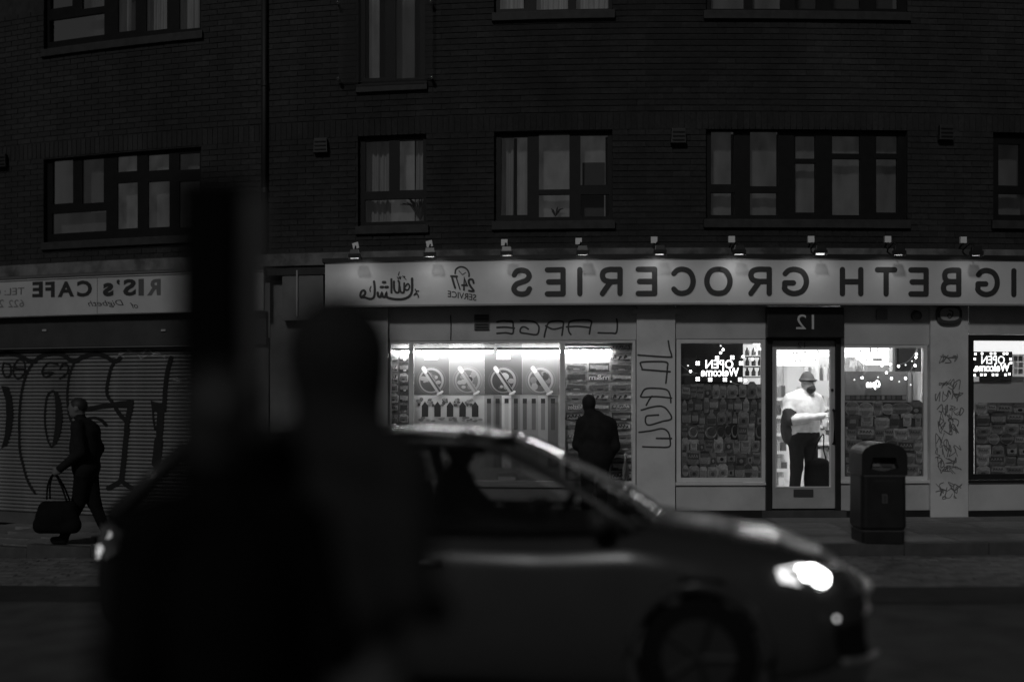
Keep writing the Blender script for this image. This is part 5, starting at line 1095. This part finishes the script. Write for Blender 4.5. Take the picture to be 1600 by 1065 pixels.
for s in (-1, 1):
    A0, A1 = (1.16, s * .755, .985), (.30, s * .565, 1.435); Bq0, Bq1 = (-.28, s * .83, .97), (-.36, s * .595, 1.475); C0, C1 = (-1.22, s * .83, .98), (-1.16, s * .585, 1.46); D0_, D1 = (-2.06, s * .68, .99), (-1.64, s * .56, 1.415)
    q = MB(); q.tube(catmull([A0, (.95, s * .72, 1.11), (.62, s * .645, 1.295), A1, (.05, s * .58, 1.46), (-.5, s * .595, 1.478), (-1.1, s * .59, 1.46), D1], 5), .030, 8); q.tube([D1, (-1.85, s * .64, 1.2), D0_], .045, 8); q.build('pillar_and_rail', paint, roof, mp=mI, local=True, smooth=True)
    q = MB(); q.tube([Bq0, Bq1], .035, 6); q.tube([C0, C1], .03, 6); q.build('door_pillar', trimM, roof, mp=mI, local=True)
    q = MB(); q.tube([(1.12, s * .80, .975), (.3, s * .84, .975), (-.5, s * .845, .985), (-1.4, s * .83, .995), (-2.05, s * .75, 1.0)], .018, 6); q.build('belt_trim', trimM, body, mp=mI, local=True, smooth=True)
    for poly, nm in (([(1.05, .77, .985), (.28, .585, 1.435), (-.36, .60, 1.47), (-.28, .825, .975)], 'front'), ([(-.28, .825, .975), (-.36, .60, 1.47), (-1.16, .59, 1.46), (-1.22, .82, .98)], 'rear'), ([(-1.22, .82, .98), (-1.16, .59, 1.46), (-1.64, .56, 1.415), (-2.03, .68, .99)], 'quarter')):
        q = MB(); q.add([(x, s * y, z) for x, y, z in poly], [(0, 1, 2, 3)]); q.build('side_window', glassD, car, mp=mI, local=True)
    q = MB(); q.tube([(.98, s * .80, 1.0), (.97, s * .90, 1.02)], .02, 6); V_ = [(.97, s * .97, 1.05)]; q.lathe([(.03, -.06), (.075, -.02), (.085, .02), (.06, .06)], (.97, s * .97, 1.04), 12, sx=.8, sy=1.2); q.build('door_mirror', paint, car, mp=mI, local=True, smooth=True)
    for hx in (-.12, -1.05): q = MB(); q.tube([(hx, s * .905, .80), (hx + .03, s * .925, .802), (hx + .17, s * .925, .805), (hx + .2, s * .905, .806)], .012, 6); q.build('door_handle', chr2, body, mp=mI, local=True, smooth=True)
    # lamps
    hl = [(2.10, .76, .70), (2.30, .60, .64), (2.385, .44, .63), (2.36, .42, .70), (2.26, .56, .78), (2.05, .74, .815), (1.93, .83, .80), (1.95, .85, .74)]
    q = MB(); q.add([(x + .025, s * (y + .03), z) for x, y, z in hl], [tuple(range(8)) if s > 0 else tuple(range(7, -1, -1))]); hlo = q.build('headlight', gmat('lamp cover', .9), car, mp=mI, local=True)
    for k, (x, y, z, r) in enumerate(((2.075, .77, .765, .036), (2.15, .725, .738, .050))):
        q = MB(); q.lathe([(r * .3, r * .95), (r * .7, r * .7), (r, .0), (r * .8, -.03)], (0, 0, 0), 14); dirv = Vector((.75, s * .66, .0)).normalized(); mt = dirv.to_track_quat('Z', 'Y').to_matrix(); q.v = [tuple(mt @ Vector(p) + Vector((x, s * y, z))) for p in q.v]
        q.build('lamp', emat('headlamp glow', 14.0) if s < 0 else emat('far headlamp glow', .5), hlo, mp=mI, local=True, smooth=True)
    q = MB(); q.add([(x - .012, s * (y + .012), z) for x, y, z in hl], [tuple(range(8)) if s > 0 else tuple(range(7, -1, -1))]); q.build('reflector', emat('lit reflector', 1.5, .5) if s < 0 else emat('far reflector', .05, .3), hlo, mp=mI, local=True)
    tl = [(-2.16, .60, .93), (-2.04, .70, .95), (-1.88, .80, .92), (-1.90, .82, .82), (-2.06, .72, .74), (-2.18, .60, .76)]
    q = MB(); q.add([(x - .015, s * (y + .012), z) for x, y, z in tl], [tuple(range(6)) if s < 0 else tuple(range(5, -1, -1))]); tlo = q.build('tail_light', emat('tail lamp glow', .02, .05), car, mp=mI, local=True)
    for x, y, z, r in ((-2.10, .70, .80, .022), (-2.0, .775, .90, .016), (-2.12, .68, .76, .014)): q = MB(); q.lathe([(r * .5, -r * .8), (r, 0), (r * .5, r * .8)], (x - .02, s * (y + .02), z), 10); q.build('bulb', emat('tail bulb', 1.1), tlo, mp=mI, local=True, smooth=True)
    q = MB(); q.tube([(-1.55, s * .57, 1.45), (-1.5, s * .57, 1.475), (-.2, s * .60, 1.535), (.1, s * .59, 1.51), (.15, s * .59, 1.48)], .012, 7); q.build('roof_rail', chr2, roof, mp=mI, local=True, smooth=True)
q = MB(); vs = []
for j in range(5):
    f_ = j / 4
    for k in range(9): s = -1 + 2 * k / 8; a = Vector((1.16 + .14 * (1 - s * s), s * .74, .995)); b = Vector((.30 + .06 * (1 - s * s), s * .555, 1.45 + .03 * (1 - s * s))); p = a.lerp(b, f_); vs.append((p.x, p.y, p.z + .03 * math.sin(math.pi * f_)))
fs = [(j * 9 + k, j * 9 + k + 1, (j + 1) * 9 + k + 1, (j + 1) * 9 + k) for j in range(4) for k in range(8)]; q.add(vs, fs); q.build('windscreen', glassD, car, mp=mI, local=True, smooth=True)
q = MB(); q.add([(-2.14, -.70, 1.0), (-2.14, .70, 1.0), (-1.68, .53, 1.42), (-1.68, -.53, 1.42)], [(0, 1, 2, 3)]); q.build('rear_window', glassD, car, mp=mI, local=True)
q = MB(); q.tube([(-1.62, -.5, 1.45), (-1.72, 0, 1.475), (-1.62, .5, 1.45)], .03, 6); q.build('roof_spoiler', paint, roof, mp=mI, local=True, smooth=True)
q = MB(); q.tube(catmull([(2.42, -.42, .62), (2.475, -.2, .61), (2.485, 0, .605), (2.475, .2, .61), (2.42, .42, .62)], 4), .02, 6); q.tube(catmull([(2.42, -.42, .50), (2.47, -.2, .49), (2.48, 0, .485), (2.47, .2, .49), (2.42, .42, .50)], 4), .012, 6); gri = q.build('grille', chr2, car, mp=mI, local=True, smooth=True)
for k in range(3): z = .52 + k * .033; q = MB(); q.tube(catmull([(2.43, -.38, z), (2.478, 0, z - .008), (2.43, .38, z)], 5), .006, 5); q.build('grille_slat', chr2, gri, mp=mI, local=True)
for s in (-1, 1):
    q = MB(); q.add([(2.18, s * .80, .48), (2.36, s * .60, .50), (2.40, s * .52, .30), (2.25, s * .72, .30)], [(0, 1, 2, 3)]); q.v = [(x + .03, y + s * .03, z) for x, y, z in q.v]; it = q.build('air_intake', trimM, car, mp=mI, local=True)
    q = MB(); q.tube(catmull([(2.27, s * .80, .305), (2.40, s * .66, .29), (2.49, s * .44, .285)], 4), .018, 6); q.build('lower_lip', mat('lip grey', .16, .3), it, mp=mI, local=True, smooth=True)
    q = MB(); q.lathe([(.011, 0), (.009, .02)], (2.235, s * .80, .535), 10, axis='y'); q.build('fog_lamp', emat('fog glow', 1.3) if s < 0 else emat('far reflector', .05, .3), it, mp=mI, local=True)
# seats, wheel and driver
q = MB(); q.box(-1.9, 1.2, -.72, .72, .93, .955, step=9); q.build('cabin_tray', trimM, car, mp=mI, local=True)
seatM = cloth('seat cloth', .02)
for (ux, yy) in ((-.35, -.36), (-.35, .36), (-1.25, -.36), (-1.25, .36)):
    q = MB(); lift(q, [(0, rrect(.07, .23, .05)), (.22, rrect(.055, .20, .05))]); lift(q, [(.26, rrect(.045, .12, .04)), (.40, rrect(.04, .11, .04))]); q.tube([(0, -.05, .2), (0, -.05, .28)], .008, 5); q.tube([(0, .05, .2), (0, .05, .28)], .008, 5); q.v = [(x + ux - z * .15, y + yy, z + .93) for x, y, z in q.v]; q.build('seat', seatM, car, mp=mI, local=True)
q = MB(); q.tube([(.62 + .08 * math.cos(a), .36 + .17 * math.cos(a + 1.57), 1.0 + .17 * math.sin(a + 1.57)) for a in [2 * math.pi * k / 18 for k in range(19)]], .014, 6); q.build('steering_wheel', trimM, car, mp=mI, local=True, smooth=True)
cy, sy = math.cos(YAW), math.sin(YAW); du, dw = -.12, .36
P = [('e', (0, 0, .12), (.14, .21, .26), 'coat'), ('c', (0, -.15, .26), (0, .15, .26), .075, .075, 'coat'), ('c', (0, 0, .30), (.02, 0, .40), .055, .055, 'skin'), ('e', (.03, 0, .47), (.095, .078, .115), 'skin', .02), ('e', (.01, 0, .50), (.10, .085, .095), 'hair', .02), ('e', (.125, 0, .46), (.018, .013, .022), 'skin', .01), ('e', (.105, -.03, .485), (.01, .012, .008), 'hair', .004), ('e', (.105, .03, .485), (.01, .012, .008), 'hair', .004),
     ('c', (0, -.20, .23), (.2, -.24, .02), .06, .05, 'coat'), ('c', (.2, -.24, .02), (.5, -.15, .10), .048, .036, 'coat'), ('c', (0, .20, .23), (.2, .24, .02), .06, .05, 'coat'), ('c', (.2, .24, .02), (.5, .15, .10), .048, .036, 'coat')] + hand((.5, -.15, .10), (1, .1, .1), (0, .5, 1), 'skin', 1, 1.2) + hand((.5, .15, .10), (1, -.1, .1), (0, -.5, 1), 'skin', 1, 1.2)
person('person', 'driver seen in silhouette at the wheel of the passing car', (CARX + du * cy - dw * sy, CARY + du * sy + dw * cy, CARZ + .90), P, dict(coat=cloth('driver coat', .02), skin=mat('driver skin', .12, .6), hair=hairM), .012, YAW)
# ------------------------------------------------------------------ near pavement: signal post and two people waiting, far out of focus
sigM = mat('signal black', .004, .9, spec=.05); postM = mat('signal post grey', .07, .8, .1, 4, spec=.1)
px_, py_ = (402 - 800) * 2.9 / FPX, 2.9
t = thing('traffic_signal', 'out of focus traffic signal on a grey post, its black head seen from behind', 'traffic signal', (px_, py_, -.02))
q = MB(); q.lathe([(.040, 0), (.040, .8), (.030, .85), (.030, 2.08), (.02, 2.10)], (0, 0, 0), 16); q.build('post', postM, t, mp=mI, local=True, smooth=True)
q = MB(); lift(q, [(1.35, rrect(.078, .08, .03)), (2.13, rrect(.078, .08, .03))]); q.v = [(x - .112, y + .02, z) for x, y, z in q.v]; hdS = q.build('signal_head', sigM, t, mp=mI, local=True, bevel=.01)
for k in range(3): q = MB(); q.tube([(-.112, .105, 1.48 + k * .26), (-.112, .22, 1.50 + k * .26)], .07, 14, cap=False); q.build('visor', sigM, hdS, mp=mI, local=True)
for z in (1.5, 2.0): q = MB(); q.tube([(0, 0, z), (-.07, .02, z)], .016, 6); q.build('bracket', sigM, t, mp=mI, local=True)
def waiter(label, x, y, rz, coatv, hood, H=1.0):
    P = []
    for kx in (-.1, .1): P += [('c', (kx, 0, .84), (kx * 1.05, .01, .47), .105, .078, 'tr'), ('c', (kx * 1.05, .01, .47), (kx * 1.1, -.02, .09), .075, .058, 'tr'), ('c', (kx * 1.1, -.02, .045), (kx * 1.15, .12, .04), .047, .042, 'shoe', .02)]
    P += [('e', (0, 0, .93), (.17, .14, .12), 'tr'), ('e', (0, 0, 1.10), (.20, .15, .13), 'coat'), ('e', (0, 0, 1.22), (.215, .155, .25), 'coat'), ('c', (-.16, 0, 1.43), (.16, 0, 1.43), .085, .085, 'coat'), ('c', (0, 0, 1.45), (0, .02, 1.57), .075, .065, 'coat'),
          ('e', (0, .03, 1.67), (.080, .098, .118), 'skin', .02), ('e', (0, .135, 1.66), (.014, .022, .026), 'skin', .012), ('e', (-.032, .118, 1.69), (.012, .010, .008), 'hair', .004), ('e', (.032, .118, 1.69), (.012, .010, .008), 'hair', .004), ('c', (-.025, .12, 1.61), (.025, .12, 1.61), .006, .006, 'hair', .004)]
    P += [('e', (0, -.005, 1.675), (.135, .138, .150), 'coat', .03), ('c', (0, 0, 1.46), (0, .01, 1.58), .13, .11, 'coat', .05)] if hood else [('e', (0, .005, 1.705), (.090, .106, .10), 'hair', .02), ('e', (-.082, .02, 1.66), (.012, .022, .03), 'skin', .01), ('e', (.082, .02, 1.66), (.012, .022, .03), 'skin', .01)]
    for s in (-1, 1): P += [('c', (s * .20, 0, 1.40), (s * .25, -.05, 1.14), .080, .068, 'coat'), ('c', (s * .25, -.05, 1.14), (s * .17, .15, 1.06), .064, .048, 'coat')] + hand((s * .17, .15, 1.06), (-s * .7, .5, 0), (0, .3, 1), 'skin', 1, .9)
    t = person('person', label, (x, y, -.02), P, dict(tr=cloth('veil grey trousers', .07), shoe=mat('shoe', .02), coat=cloth('waiter coat %.3f' % coatv, coatv), skin=mat('night skin', .035, .6), hair=hairM), .014, R(rz)); t.scale = (H, H, H)  # trousers lightened to imitate the pale reflected veil low in view
waiter('out of focus person in a dark hooded coat standing before the car', (530 - 800) * 2.9 / FPX, 2.9, -34, .022, True, 1.02)
waiter('out of focus dark figure standing under the traffic signal', (345 - 800) * 2.6 / FPX, 2.6, 40, .004, False, .93)
print('done', len(bpy.data.objects))
